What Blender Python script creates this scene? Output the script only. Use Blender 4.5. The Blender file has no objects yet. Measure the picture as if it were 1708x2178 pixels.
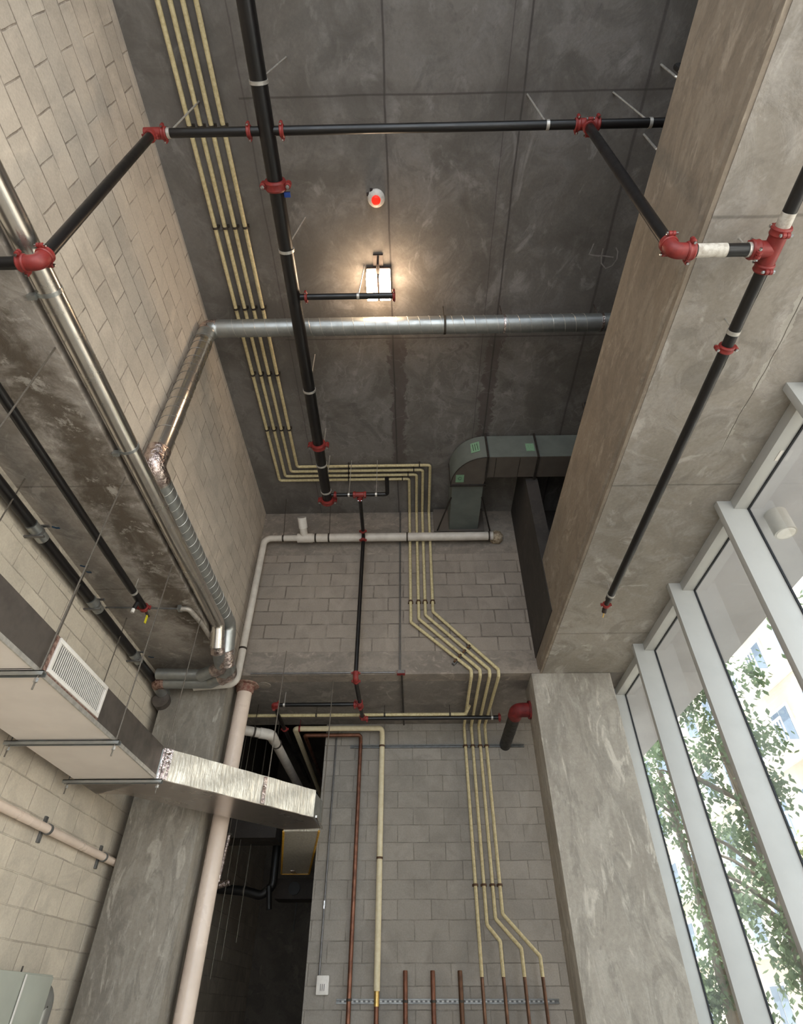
import bpy, bmesh, math, random
from mathutils import Vector, Matrix

random.seed(7)
scene = bpy.context.scene
COL = scene.collection

# ------------------------------------------------------------------ camera
ELEV, YAW, FPX, W, H = math.radians(41.057), math.radians(-1.0576), 1224.0, 1708.0, 2178.0
CAM = Vector((0, 0, 1.6))
FWD = Vector((math.sin(YAW)*math.cos(ELEV), math.cos(YAW)*math.cos(ELEV), math.sin(ELEV)))
RGT = Vector((math.cos(YAW), -math.sin(YAW), 0))
UPV = RGT.cross(FWD)
cd = bpy.data.cameras.new('camera')
cam = bpy.data.objects.new('camera', cd); COL.objects.link(cam)
M = Matrix((RGT, UPV, -FWD)).transposed().to_4x4(); M.translation = CAM
cam.matrix_world = M
cd.sensor_fit = 'VERTICAL'; cd.sensor_height = 24.0; cd.lens = 24.0*FPX/H
cd.clip_start = 0.05; cd.clip_end = 300
scene.camera = cam

# ------------------------------------------------------------------ world, sun, daylight
SKY_STRENGTH = 3.6
SUN_STRENGTH = 12.0
wd = bpy.data.worlds.new('world'); scene.world = wd; wd.use_nodes = True
bg = wd.node_tree.nodes['Background']
bg.inputs[0].default_value = (0.80, 0.90, 1.0, 1); bg.inputs[1].default_value = SKY_STRENGTH
sl = bpy.data.lights.new('sun', 'SUN'); sl.energy = SUN_STRENGTH; sl.angle = 0.01; sl.color = (1.0, 0.95, 0.87)
sun = bpy.data.objects.new('sun', sl); COL.objects.link(sun)
sun.rotation_euler = Vector((-0.62, 0.25, 1.0)).to_track_quat('Z', 'Y').to_euler()   # sun stands over our own roof
def area(name, loc, target, sx, sy, power, color):
    l = bpy.data.lights.new(name, 'AREA'); l.shape = 'RECTANGLE'; l.size = sx; l.size_y = sy; l.energy = power; l.color = color
    o = bpy.data.objects.new(name, l); COL.objects.link(o); o.location = loc
    o.rotation_euler = (Vector(loc)-Vector(target)).to_track_quat('Z', 'Y').to_euler()
    return o
area('daylight_side', (3.6, -0.9, 2.2), (-2.6, 0.4, 3.4), 4.4, 3.6, 240, (1.0, 0.95, 0.89))
area('daylight_rear', (0.6, -4.6, 2.0), (-0.4, 3.0, 3.2), 4.6, 3.2, 48, (1.0, 0.88, 0.74))
vs = scene.view_settings
vs.view_transform = 'Standard'; vs.look = 'None'; vs.gamma = 1.0; vs.use_curve_mapping = False
vs.exposure = 0.12
scene.cycles.use_denoising = True
scene.cycles.max_bounces = 8; scene.cycles.diffuse_bounces = 5; scene.cycles.glossy_bounces = 3
scene.cycles.transparent_max_bounces = 12
scene.cycles.sample_clamp_indirect = 6.0

# ------------------------------------------------------------------ helpers: photo ray to a world plane
def ray(x, y): return FWD + RGT*((x-W/2)/FPX) - UPV*((y-H/2)/FPX)
def at(x, y, X=None, Y=None, Z=None):
    d = ray(x, y)
    if X is not None: t = (X-CAM.x)/d.x
    elif Y is not None: t = (Y-CAM.y)/d.y
    else: t = (Z-CAM.z)/d.z
    return CAM + d*t
def above(x, y, P):        # the point on the vertical line through P seen at (x, y)
    d = ray(x, y); t = (P.x*d.x+P.y*d.y)/(d.x*d.x+d.y*d.y); return Vector((P.x, P.y, CAM.z+d.z*t))
V = Vector

# ------------------------------------------------------------------ materials
def lin(c):
    return tuple((v/255/12.92 if v/255 <= 0.04045 else ((v/255+0.055)/1.055)**2.4) for v in c)+(1,)
class NT:
    def __init__(s, name):
        s.m = bpy.data.materials.new(name); s.m.use_nodes = True; s.t = s.m.node_tree
        s.b = s.t.nodes['Principled BSDF']
        s.pos = s.n('ShaderNodeNewGeometry').outputs['Position']
    def n(s, typ, **kw):
        nd = s.t.nodes.new(typ)
        for k, v in kw.items():
            if k.startswith('i_'): 
                key = k[2:]; key = int(key) if key.isdigit() else key.replace('_', ' ')
                if hasattr(v, 'node') or isinstance(v, bpy.types.NodeSocket): s.t.links.new(v, nd.inputs[key])
                else: nd.inputs[key].default_value = v
            else: setattr(nd, k, v)
        return nd
    def link(s, a, b): s.t.links.new(a, b)
    def math(s, op, a, b=0.0, c=None, clamp=False):
        nd = s.n('ShaderNodeMath', operation=op, use_clamp=clamp)
        for i, v in enumerate((a, b) if c is None else (a, b, c)):
            if isinstance(v, bpy.types.NodeSocket): s.link(v, nd.inputs[i])
            else: nd.inputs[i].default_value = v
        return nd.outputs[0]
    def noise(s, scale, detail=4, rough=0.6, vec=None, dist=0.0, col=False):
        nd = s.n('ShaderNodeTexNoise'); s.link(vec or s.pos, nd.inputs['Vector'])
        nd.inputs['Scale'].default_value = scale; nd.inputs['Detail'].default_value = detail
        nd.inputs['Roughness'].default_value = rough; nd.inputs['Distortion'].default_value = dist
        return nd.outputs['Color' if col else 'Fac']
    def ramp(s, fac, lo, hi):      # smooth 0..1 between lo and hi
        nd = s.n('ShaderNodeMapRange', interpolation_type='SMOOTHSTEP'); s.link(fac, nd.inputs[0])
        nd.inputs[1].default_value = lo; nd.inputs[2].default_value = hi
        return nd.outputs[0]
    def mix(s, fac, a, b, mode='MIX'):
        nd = s.n('ShaderNodeMix', data_type='RGBA', blend_type=mode)
        for i, v in ((0, fac), (6, a), (7, b)):
            if isinstance(v, bpy.types.NodeSocket): s.link(v, nd.inputs[i])
            else: nd.inputs[i].default_value = v
        return nd.outputs[2]
    def scaled(s, sx, sy, sz):
        nd = s.n('ShaderNodeVectorMath', operation='MULTIPLY'); s.link(s.pos, nd.inputs[0]); nd.inputs[1].default_value = (sx, sy, sz)
        return nd.outputs[0]
    def xyz(s):
        nd = s.n('ShaderNodeSeparateXYZ'); s.link(s.pos, nd.inputs[0]); return nd.outputs
    def bump(s, h, strength=0.3, dist=0.01):
        nd = s.n('ShaderNodeBump'); s.link(h, nd.inputs['Height']); nd.inputs['Strength'].default_value = strength
        nd.inputs['Distance'].default_value = dist; s.link(nd.outputs[0], s.b.inputs['Normal'])
    def out(s, color, rough=0.8, metal=0.0):
        if isinstance(color, bpy.types.NodeSocket): s.link(color, s.b.inputs['Base Color'])
        else: s.b.inputs['Base Color'].default_value = color
        if isinstance(rough, bpy.types.NodeSocket): s.link(rough, s.b.inputs['Roughness'])
        else: s.b.inputs['Roughness'].default_value = rough
        s.b.inputs['Metallic'].default_value = metal
        return s.m

def concrete_color(k, a, b, c, stretch=(1, 1, 1), s=1.0):
    """three tones of cast concrete: broad clouds, mottling and fine grain"""
    v = k.scaled(*stretch)
    big = k.ramp(k.noise(0.7*s, 5, 0.6, v, 0.6), 0.35, 0.68)
    mid = k.ramp(k.noise(3.1*s, 6, 0.65, v, 0.9), 0.42, 0.66)
    col = k.mix(big, lin(a), lin(b))
    col = k.mix(k.math('MULTIPLY', mid, 0.55), col, lin(c))
    blotch = k.ramp(k.noise(1.9*s, 7, 0.68, v, 1.8), 0.50, 0.60)
    col = k.mix(k.math('MULTIPLY', blotch, 0.62), col, lin([x*0.84 for x in a]))
    pale = k.ramp(k.noise(2.4*s, 6, 0.66, k.scaled(stretch[0]*1.3, stretch[1]*0.9, stretch[2]*1.1), 1.4), 0.56, 0.68)
    col = k.mix(k.math('MULTIPLY', pale, 0.6), col, lin([min(255, x*1.14) for x in c]))
    fine = k.noise(38, 3, 0.7)
    col = k.mix(0.22, col, k.n('ShaderNodeCombineColor', i_0=fine, i_1=fine, i_2=fine).outputs[0], 'OVERLAY')
    return col, fine, mid

def mat_concrete(name, a, b, c, stretch=(1, 1, 1), s=1.0, joints_y=(), stains=None, streak=None):
    k = NT(name)
    col, fine, mid = concrete_color(k, a, b, c, stretch, s)
    X, Y, Z = k.xyz()
    wob = k.math('MULTIPLY', k.math('SUBTRACT', k.noise(4, 4), 0.5), 0.02)
    for j in joints_y:
        d = k.math('ABSOLUTE', k.math('ADD', k.math('SUBTRACT', Y, j), wob))
        col = k.mix(k.math('MULTIPLY', k.math('SUBTRACT', 1.0, k.ramp(d, 0.002, 0.014)), 0.45), col, lin((60, 55, 50)))
    if streak:
        sx_, ya_, yb_ = streak
        d = k.math('ABSOLUTE', k.math('ADD', k.math('SUBTRACT', X, sx_), k.math('MULTIPLY', k.math('SUBTRACT', k.noise(1.3, 4), 0.5), 0.08)))
        w_ = k.math('MULTIPLY', k.math('SUBTRACT', k.noise(5, 5, 0.7), 0.38), 0.16)
        on = k.math('MULTIPLY', k.ramp(Y, ya_, ya_+0.3), k.math('SUBTRACT', 1.0, k.ramp(Y, yb_-0.3, yb_)))
        m = k.math('MULTIPLY', k.math('LESS_THAN', d, w_), on)
        col = k.mix(k.math('MULTIPLY', m, 0.5), col, lin((186, 180, 170)))
        m = k.math('MULTIPLY', k.math('LESS_THAN', d, 0.003), on); col = k.mix(m, col, lin((84, 78, 70)))
    if stains:
        x0, y0, slope, wdt, tone, amt = stains
        nn = k.math('MULTIPLY', k.math('SUBTRACT', k.noise(2.4, 8, 0.72, None, 0.35), 0.5), 1.1)
        d = k.math('ABSOLUTE', k.math('ADD', k.math('SUBTRACT', X, k.math('ADD', k.math('MULTIPLY', k.math('SUBTRACT', Y, y0), slope), x0)), nn))
        m = k.math('SUBTRACT', 1.0, k.ramp(d, 0.02, wdt))
        fade = k.math('MULTIPLY', k.ramp(Y, 0.8, 1.8), k.math('SUBTRACT', 1.0, k.ramp(Y, 5.4, 6.4)))
        col = k.mix(k.math('MULTIPLY', k.math('MULTIPLY', m, amt), fade), col, lin(tone))
        blot = k.ramp(k.noise(4.5, 8, 0.75, None, 0.3), 0.55, 0.64)
        col = k.mix(k.math('MULTIPLY', k.math('MULTIPLY', blot, m), 0.7), col, lin((190, 182, 172)))
    k.bump(k.math('ADD', k.math('MULTIPLY', fine, 0.4), mid), 0.25, 0.01)
    return k.out(col, 0.82)

def mat_block(name, axis, tone, mortar, band_lo=None, band_hi=None, contrast=1.0, u0=0.0, v0=0.0, msize=0.007):
    """hollow concrete block in running bond, 406 x 203 mm, with cast bands above / below"""
    k = NT(name); P = k.xyz()
    wob = k.math('MULTIPLY', k.math('SUBTRACT', k.noise(3.5, 3), 0.5), 0.02)
    u = k.math('ADD', k.math('ADD', P[axis], wob), 50*0.406+u0); v = k.math('ADD', k.math('ADD', P[2], wob), v0)
    vec = k.n('ShaderNodeCombineXYZ', i_0=u, i_1=v).outputs[0]
    br = k.n('ShaderNodeTexBrick', offset=0.5, offset_frequency=2)
    k.link(vec, br.inputs['Vector'])
    t = tone
    br.inputs['Color1'].default_value = lin([x*1.05 for x in t]); br.inputs['Color2'].default_value = lin([x*0.92 for x in t])
    br.inputs['Mortar'].default_value = lin(mortar); br.inputs['Scale'].default_value = 1.0
    br.inputs['Mortar Size'].default_value = msize; br.inputs['Mortar Smooth'].default_value = 0.6
    br.inputs['Bias'].default_value = 0.0; br.inputs['Brick Width'].default_value = 0.406; br.inputs['Row Height'].default_value = 0.203
    worn = k.ramp(k.noise(2.2, 5, 0.7, None, 1.0), 0.36, 0.60)     # mortar is flush in places
    col = k.mix(k.math('MULTIPLY', worn, 0.9), lin([x*0.985 for x in t]), br.outputs['Color'])
    smear = k.ramp(k.noise(1.7, 6, 0.65, None, 1.6), 0.45, 0.68)
    col = k.mix(k.math('MULTIPLY', smear, 0.6), col, lin([x*0.86 for x in t]))
    light = k.ramp(k.noise(2.9, 5, 0.6, k.scaled(1, 1, 0.6), 0.8), 0.52, 0.75)
    col = k.mix(k.math('MULTIPLY', light, 0.5), col, lin([min(255, x*1.12) for x in t]))
    fine = k.noise(60, 3, 0.7)
    col = k.mix(0.22, col, k.n('ShaderNodeCombineColor', i_0=fine, i_1=fine, i_2=fine).outputs[0], 'OVERLAY')
    hgt = k.math('ADD', k.math('MULTIPLY', br.outputs['Fac'], -1.6), k.math('MULTIPLY', fine, 0.35))
    if band_lo is not None or band_hi is not None:
        cc, f2, m2 = concrete_color(k, [x*0.93 for x in t], [x*0.80 for x in t], [x*1.03 for x in t], (1, 1, 1.6), 1.3)
        msk = None
        if band_lo is not None: msk = k.math('LESS_THAN', k.math('ADD', P[2], wob), band_lo)
        if band_hi is not None:
            m3 = k.math('GREATER_THAN', k.math('ADD', P[2], wob), band_hi)
            msk = m3 if msk is None else k.math('MAXIMUM', msk, m3)
        col = k.mix(msk, col, cc)
        hgt = k.math('MULTIPLY', hgt, k.math('SUBTRACT', 1.0, msk))
    k.bump(hgt, 0.55, 0.008)
    return k.out(col, 0.88)

def mat_ceiling():
    k = NT('slab_concrete'); X, Y, Z = k.xyz()
    col, fine, mid = concrete_color(k, (116, 111, 106), (100, 95, 90), (128, 124, 121), (1, 0.8, 1), 0.9)
    wob = k.math('MULTIPLY', k.math('SUBTRACT', k.noise(1.6, 5), 0.5), 0.05)
    wide = k.math('MULTIPLY', k.math('SUBTRACT', k.noise(4.5, 6, 0.7, None, 1.0), 0.5), 0.42)
    # dark damp bands along the formwork joints of the panels near the back wall
    far = k.math('MULTIPLY', k.ramp(Y, 3.55, 3.75), k.math('SUBTRACT', 1.0, k.ramp(Y, 5.5, 5.8)))
    for x0 in (-0.12, 1.0):
        d = k.math('ABSOLUTE', k.math('ADD', k.math('SUBTRACT', X, x0), wide))
        m = k.math('MULTIPLY', k.math('SUBTRACT', 1.0, k.ramp(d, 0.075, 0.095)), far)
        col = k.mix(k.math('MULTIPLY', m, 0.75), col, lin((80, 70, 66)))
    col = k.mix(k.math('MULTIPLY', far, 0.0), col, lin((120, 118, 118)))
    blot = k.math('MULTIPLY', k.ramp(k.noise(3.6, 4, 0.55, None, 0.7), 0.63, 0.655), k.math('MAXIMUM', k.math('MULTIPLY', far, 0.8), 0.35))
    col = k.mix(k.math('MULTIPLY', blot, 0.6), col, lin((90, 82, 79)))
    cl = k.math('SUBTRACT', 1.0, k.ramp(k.math('ABSOLUTE', k.math('SUBTRACT', k.noise(2.7, 3, 0.5), 0.5)), 0.0, 0.012))
    col = k.mix(k.math('MULTIPLY', k.math('MULTIPLY', cl, far), 0.3), col, lin((150, 146, 143)))
    # big dark clouds of form oil
    cloud = k.ramp(k.noise(1.1, 6, 0.62, None, 0.9), 0.46, 0.62)
    col = k.mix(k.math('MULTIPLY', cloud, 0.55), col, lin((80, 75, 70)))
    left = k.math('SUBTRACT', 1.0, k.ramp(k.math('ADD', X, wob), -1.42, -1.28))
    col = k.mix(k.math('MULTIPLY', left, 0.25), col, lin((96, 90, 84)))
    for x0, wd_, am in ((-0.165, 0.008, 0.8), (1.0, 0.008, 0.8), (0.86, 0.004, 0.55), (2.02, 0.012, 0.6), (-1.36, 0.006, 0.5)):
        d = k.math('ABSOLUTE', k.math('ADD', k.math('SUBTRACT', X, x0), k.math('MULTIPLY', wob, 0.6)))
        col = k.mix(k.math('MULTIPLY', k.math('SUBTRACT', 1.0, k.ramp(d, wd_*0.4, wd_*1.7)), am), col, lin((48, 43, 41)))
        col = k.mix(k.math('MULTIPLY', k.math('SUBTRACT', 1.0, k.ramp(d, 0.02, 0.09)), 0.25), col, lin((84, 78, 75)))
    for y0 in (1.345, 3.66):
        d = k.math('ABSOLUTE', k.math('ADD', k.math('SUBTRACT', Y, y0), k.math('MULTIPLY', wob, 0.4)))
        on = k.math('GREATER_THAN', X, -1.4)
        col = k.mix(k.math('MULTIPLY', k.math('MULTIPLY', k.math('SUBTRACT', 1.0, k.ramp(d, 0.003, 0.012)), 0.7), on), col, lin((52, 47, 44)))
        col = k.mix(k.math('MULTIPLY', k.math('SUBTRACT', 1.0, k.ramp(d, 0.02, 0.12)), 0.3), col, lin((82, 76, 72)))
    k.bump(k.math('ADD', k.math('MULTIPLY', fine, 0.4), mid), 0.2, 0.01)
    return k.out(col, 0.8)

def simple(name, c, rough=0.5, metal=0.0, var=0.12, nscale=20, bump=0.0, c2=None, stretch=(1, 1, 1)):
    k = NT(name)
    nz = k.ramp(k.noise(nscale, 4, 0.6, k.scaled(*stretch)), 0.35, 0.7)
    c2 = c2 or [x*(1-var) for x in c]
    col = k.mix(nz, lin(c), lin(c2))
    if bump: k.bump(nz, bump, 0.004)
    rr = k.math('ADD', k.math('MULTIPLY', nz, 0.12), max(0.0, rough-0.05))
    return k.out(col, rr, metal)

def emit(name, c, strength):
    k = NT(name); k.b.inputs['Emission Color'].default_value = lin(c); k.b.inputs['Emission Strength'].default_value = strength
    return k.out(lin(c), 0.5)

MT = {}
MT['ceiling'] = mat_ceiling()
MT['wall_left'] = mat_block('painted_block_left', 1, (190, 178, 164), (116, 105, 94), band_lo=4.96)
MT['wall_back'] = mat_block('grey_block_back', 0, (146, 135, 124), (96, 86, 78), band_lo=5.08, band_hi=6.62, u0=0.1, msize=0.011)
MT['wall_lowleft'] = mat_block('cream_block_low', 1, (200, 188, 170), (160, 148, 134), band_lo=None, band_hi=4.52)
MT['wall_lowback'] = mat_block('grey_block_low', 0, (150, 143, 134), (114, 107, 99))
MT['soffit_left'] = mat_concrete('stained_soffit', (166, 157, 148), (142, 133, 124), (182, 174, 166), s=1.2, joints_y=(3.28, 4.75), stains=(-2.52, 1.9, 0.05, 0.34, (84, 72, 58), 0.9))
MT['soffit_back'] = mat_concrete('beam_soffit', (122, 115, 108), (108, 101, 95), (134, 128, 121), s=1.3)
MT['beam'] = mat_concrete('tan_beam', (140, 127, 112), (126, 114, 100), (152, 140, 126), stretch=(1, 0.7, 1.6), s=1.2)
MT['soffit_right'] = mat_concrete('pale_soffit', (150, 142, 132), (134, 126, 116), (164, 158, 152), s=0.9, joints_y=(1.3, 3.35, 5.72), streak=(2.33, 1.5, 3.1))
MT['column'] = mat_concrete('column_concrete', (168, 160, 148), (146, 138, 127), (190, 183, 171), stretch=(1.4, 1.4, 0.5), s=1.3)
MT['column_dark'] = mat_concrete('grey_column_concrete', (142, 134, 123), (120, 113, 103), (162, 155, 144), stretch=(1.6, 1.6, 0.5), s=1.5)
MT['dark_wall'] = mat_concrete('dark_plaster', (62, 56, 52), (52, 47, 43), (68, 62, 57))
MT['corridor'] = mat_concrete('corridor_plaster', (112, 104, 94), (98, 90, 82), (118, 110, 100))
MT['floor'] = mat_concrete('floor_concrete', (190, 182, 170), (176, 168, 156), (198, 190, 178))
MT['black_pipe'] = simple('black_steel', (22, 19, 19), 0.36, 0.0, c2=(15, 13, 13), nscale=9, stretch=(1, 1, 1))
MT['tape'] = simple('pale_wrap', (196, 190, 180), 0.7, 0, c2=(160, 150, 138), nscale=30)
MT['red'] = simple('red_paint', (134, 42, 37), 0.5, 0, c2=(114, 34, 31), nscale=14)
MT['red_dull'] = simple('dull_red_primer', (124, 30, 30), 0.65, 0, c2=(92, 24, 26), nscale=10)
MT['bolt'] = simple('zinc_bolt', (205, 205, 205), 0.25, 1.0)
MT['band'] = simple('galvanised_strap', (205, 200, 192), 0.4, 0.6)
MT['dark_strap'] = simple('dark_strap', (66, 58, 50), 0.6, 0.3)
MT['rust'] = simple('rusty_clamp', (92, 66, 44), 0.7, 0.2)
MT['yellow'] = simple('cream_pipe_sleeve', (206, 192, 150), 0.6, 0, c2=(182, 166, 124), nscale=40, bump=0.2)
MT['cream'] = simple('cream_insulation', (218, 206, 174), 0.5, 0, c2=(208, 194, 158), nscale=20)
MT['copper'] = simple('aged_copper', (122, 80, 60), 0.4, 0.6, c2=(94, 60, 46), nscale=12)
MT['copper_dark'] = simple('tarnished_copper', (104, 74, 54), 0.45, 0.6, c2=(84, 60, 46), nscale=12)
MT['brass'] = simple('brass_sleeve', (196, 164, 98), 0.35, 0.8)
MT['pvc'] = simple('white_plastic_pipe', (206, 198, 188), 0.45, 0, c2=(190, 182, 172), nscale=8)
MT['pvc_pink'] = simple('cream_plastic_pipe', (224, 204, 188), 0.32, 0, c2=(212, 192, 176), nscale=3)
MT['foam'] = simple('fire_foam', (176, 160, 136), 0.9, 0, c2=(110, 88, 66), nscale=22, bump=0.8)
MT['firestop'] = simple('firestop_sealant', (120, 74, 62), 0.85, 0, c2=(158, 134, 118), nscale=24, bump=0.6)
MT['galv'] = simple('galvanised_sheet', (172, 174, 172), 0.38, 0.85, c2=(158, 160, 158), nscale=8)
MT['galv_smooth'] = simple('smooth_duct_sheet', (176, 166, 158), 0.26, 0.8, c2=(166, 156, 148), nscale=1.5)
MT['galv_side'] = simple('galvanised_duct_sheet', (128, 120, 114), 0.42, 0.75, c2=(108, 101, 96), nscale=5)
MT['galv_bright'] = simple('polished_galvanised', (214, 208, 200), 0.22, 0.95, c2=(196, 190, 182), nscale=6)
MT['foil'] = simple('crumpled_foil_tape', (214, 200, 194), 0.16, 0.95, c2=(150, 130, 126), nscale=26, bump=1.0)
MT['foil_wrap'] = simple('foil_insulation', (232, 224, 208), 0.34, 0.55, c2=(206, 198, 184), nscale=26, bump=0.8, stretch=(1.6, 1.6, 0.3))
MT['duct_bottom'] = simple('duct_sheet_pale', (236, 226, 217), 0.4, 0.0, c2=(226, 216, 207), nscale=1.6)
MT['brown_tape'] = simple('brown_foil_tape', (110, 78, 68), 0.4, 0.5, c2=(180, 150, 136), nscale=40, bump=0.6)
MT['duct_green'] = simple('grey_green_duct', (112, 118, 112), 0.6, 0.2, c2=(100, 105, 100), nscale=2.5)
MT['duct_brown'] = simple('grey_brown_duct', (96, 88, 80), 0.65, 0.1, c2=(88, 80, 74), nscale=2.5)  # duct tone with the underside's shade put in; wall flange shares it
MT['sticker'] = simple('green_sticker', (128, 164, 134), 0.6, 0, c2=(112, 148, 118), nscale=60)
MT['ink'] = simple('dark_ink', (54, 70, 58), 0.7)
MT['blue'] = simple('blue_marking', (40, 74, 104), 0.7)
MT['bluetag'] = simple('blue_tag', (36, 72, 150), 0.5)
MT['yellow_tag'] = simple('yellow_tag', (222, 208, 48), 0.5)
MT['yellow_tape'] = simple('yellow_tape', (196, 150, 36), 0.5, c2=(176, 128, 30))
MT['white_metal'] = simple('white_enamel', (222, 216, 208), 0.4, 0, var=0.05)
MT['slot'] = simple('dark_slot', (70, 66, 62), 0.7)
MT['conduit'] = simple('grey_conduit', (118, 116, 114), 0.4, 0.6)
MT['conduit_pale'] = simple('pale_conduit', (176, 168, 158), 0.45, 0.4)
MT['strut'] = simple('galvanised_channel', (120, 120, 118), 0.45, 0.6)
MT['alu'] = simple('light_grey_aluminium', (182, 181, 177), 0.45, 0.0, var=0.03, nscale=3)
MT['gasket'] = simple('black_gasket', (28, 30, 36), 0.7)
MT['canopy'] = simple('canopy_render', (176, 173, 175), 0.8, 0, c2=(166, 163, 165), nscale=1.2)
MT['lampbody'] = simple('pale_lamp_body', (178, 172, 164), 0.5, 0, var=0.04)
MT['cabinet'] = simple('grey_green_enamel', (166, 168, 156), 0.5, 0, var=0.05, nscale=2)
MT['rod'] = simple('threaded_rod_steel', (112, 104, 94), 0.5, 0.5, nscale=90)
MT['rod_dark'] = simple('dark_rod_steel', (58, 52, 48), 0.6, 0.4)
MT['dark_duct'] = simple('dark_insulated_pipe', (20, 18, 17), 0.5)
MT['housing'] = simple('dark_bracket', (48, 36, 32), 0.6)
MT['chalk'] = simple('chalk_mark', (150, 144, 140), 0.9)
MT['detector'] = simple('detector_plastic', (214, 208, 200), 0.5, 0, c2=(196, 190, 182), nscale=50)
MT['red_cap'] = emit('red_cap_glow', (255, 40, 20), 0.55)
MT['lens'] = emit('glowing_lens', (255, 222, 184), 42.0)
MT['facade'] = simple('cream_render', (226, 211, 192), 0.85, 0, var=0.06, nscale=0.6)
MT['facade_trim'] = simple('white_trim', (246, 240, 232), 0.8, 0, var=0.04)
MT['win_glass'] = simple('far_window_glass', (116, 128, 142), 0.15, 0, c2=(90, 100, 116), nscale=0.8)
MT['paving'] = simple('street_paving', (186, 178, 166), 0.9, 0, var=0.1, nscale=0.8)
MT['leaf'] = simple('sage_leaves', (112, 134, 92), 0.6, 0, c2=(84, 108, 70), nscale=1.5)
MT['leaf_light'] = simple('yellow_green_leaves', (150, 156, 92), 0.6, 0, c2=(108, 128, 76), nscale=1.5)
MT['bark'] = simple('tree_bark', (110, 98, 84), 0.9)
MT['car_blue'] = simple('blue_awning_cloth', (90, 130, 190), 0.5)

def mat_slots():
    k = NT('slotted_steel'); X, Y, Z = k.xyz()
    m = k.math('GREATER_THAN', k.math('FRACT', k.math('MULTIPLY', X, 19.0)), 0.5)
    return k.out(k.mix(m, lin((96, 95, 92)), lin((196, 194, 188))), 0.5, 0.2)
MT['slot_row'] = mat_slots()
def mat_glass():
    k = NT('window_glass'); t = k.t
    tr = k.n('ShaderNodeBsdfTransparent'); tr.inputs[0].default_value = (0.93, 0.95, 0.95, 1)
    gl = k.n('ShaderNodeBsdfGlossy'); gl.inputs['Roughness'].default_value = 0.02; gl.inputs[0].default_value = (0.8, 0.8, 0.8, 1)
    fr = k.n('ShaderNodeFresnel'); fr.inputs[0].default_value = 1.45
    mx = k.n('ShaderNodeMixShader'); k.link(k.math('MULTIPLY', fr.outputs[0], 0.35), mx.inputs[0])
    k.link(tr.outputs[0], mx.inputs[1]); k.link(gl.outputs[0], mx.inputs[2])
    k.link(mx.outputs[0], t.nodes['Material Output'].inputs['Surface'])
    return k.m
MT['glass'] = mat_glass()
def mat_leaf(name, c, c2):
    k = NT(name); nz = k.ramp(k.noise(1.5, 4), 0.35, 0.7); col = k.mix(nz, lin(c), lin(c2))
    k.link(col, k.b.inputs['Base Color']); k.b.inputs['Roughness'].default_value = 0.55
    tl = k.n('ShaderNodeBsdfTranslucent'); k.link(col, tl.inputs[0]); mx = k.n('ShaderNodeMixShader'); mx.inputs[0].default_value = 0.4
    k.link(k.b.outputs[0], mx.inputs[1]); k.link(tl.outputs[0], mx.inputs[2]); k.link(mx.outputs[0], k.t.nodes['Material Output'].inputs['Surface'])
    return k.m
MT['leaf'] = mat_leaf('pale_sage_leaf', (112, 130, 98), (84, 104, 72)); MT['leaf_light'] = mat_leaf('yellow_green_leaf', (150, 158, 92), (112, 128, 76))

# ------------------------------------------------------------------ mesh helpers (world coordinates)
def finish(name, bm, mat, parent=None, label=None, smooth=True, kind=None):
    """one mesh object; vertices are given in world coordinates, its origin sits at its parent's base"""
    bm.normal_update()
    if smooth:
        for f in bm.faces: f.smooth = True
        for e in bm.edges:
            if len(e.link_faces) == 2 and e.calc_face_angle(0) > 0.6: e.smooth = False
    root = parent
    org = V((0, 0, 0))
    if parent is not None:
        p = parent
        while p is not None: org += p.location; p = p.parent
        loc = V((0, 0, 0))
    else:
        lo = V([min(v.co[i] for v in bm.verts) for i in range(3)]); hi = V([max(v.co[i] for v in bm.verts) for i in range(3)])
        loc = V(((lo.x+hi.x)/2, (lo.y+hi.y)/2, lo.z)); org = loc.copy()
    for v in bm.verts: v.co -= org
    me = bpy.data.meshes.new(name); bm.to_mesh(me); bm.free()
    me.materials.append(MT[mat])
    o = bpy.data.objects.new(name, me); COL.objects.link(o)
    o.location = loc
    if parent is not None: o.parent = parent
    if label: o['label'] = label
    if kind: o['kind'] = kind
    return o
def thing(name, label, cat, loc, group=None):
    o = bpy.data.objects.new(name, None); COL.objects.link(o); o.location = loc; o.empty_display_size = 0.1
    o['label'] = label; o['category'] = cat
    if group: o['group'] = group
    return o
def tag(o, label, cat, group=None):
    o['label'] = label; o['category'] = cat
    if group: o['group'] = group
    return o
def struct(name, bm, mat, label=None, cat=None, parent=None, smooth=True):
    o = finish(name, bm, mat, parent, smooth=smooth)
    if parent is None: o['kind'] = 'structure'
    if label: o['label'] = label
    if cat and parent is None: o['category'] = cat
    return o

def add_box(bm, x0, x1, y0, y1, z0, z1, bevel=0.0):
    b2 = bmesh.new()
    vs_ = [b2.verts.new((x, y, z)) for x in (x0, x1) for y in (y0, y1) for z in (z0, z1)]
    for f in ((0, 1, 3, 2), (4, 6, 7, 5), (0, 4, 5, 1), (2, 3, 7, 6), (0, 2, 6, 4), (1, 5, 7, 3)): b2.faces.new([vs_[i] for i in f])
    if bevel: bmesh.ops.bevel(b2, geom=list(b2.edges), offset=bevel, segments=2, affect='EDGES', profile=0.6)
    bmesh.ops.recalc_face_normals(b2, faces=b2.faces)
    merge(bm, b2)
def merge(bm, b2):
    mp = {}
    for v in b2.verts: mp[v] = bm.verts.new(v.co)
    for f in b2.faces:
        try: bm.faces.new([mp[v] for v in f.verts])
        except ValueError: pass
    b2.free()
def box(*a, **k):
    bm = bmesh.new(); add_box(bm, *a, **k); return bm
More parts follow.
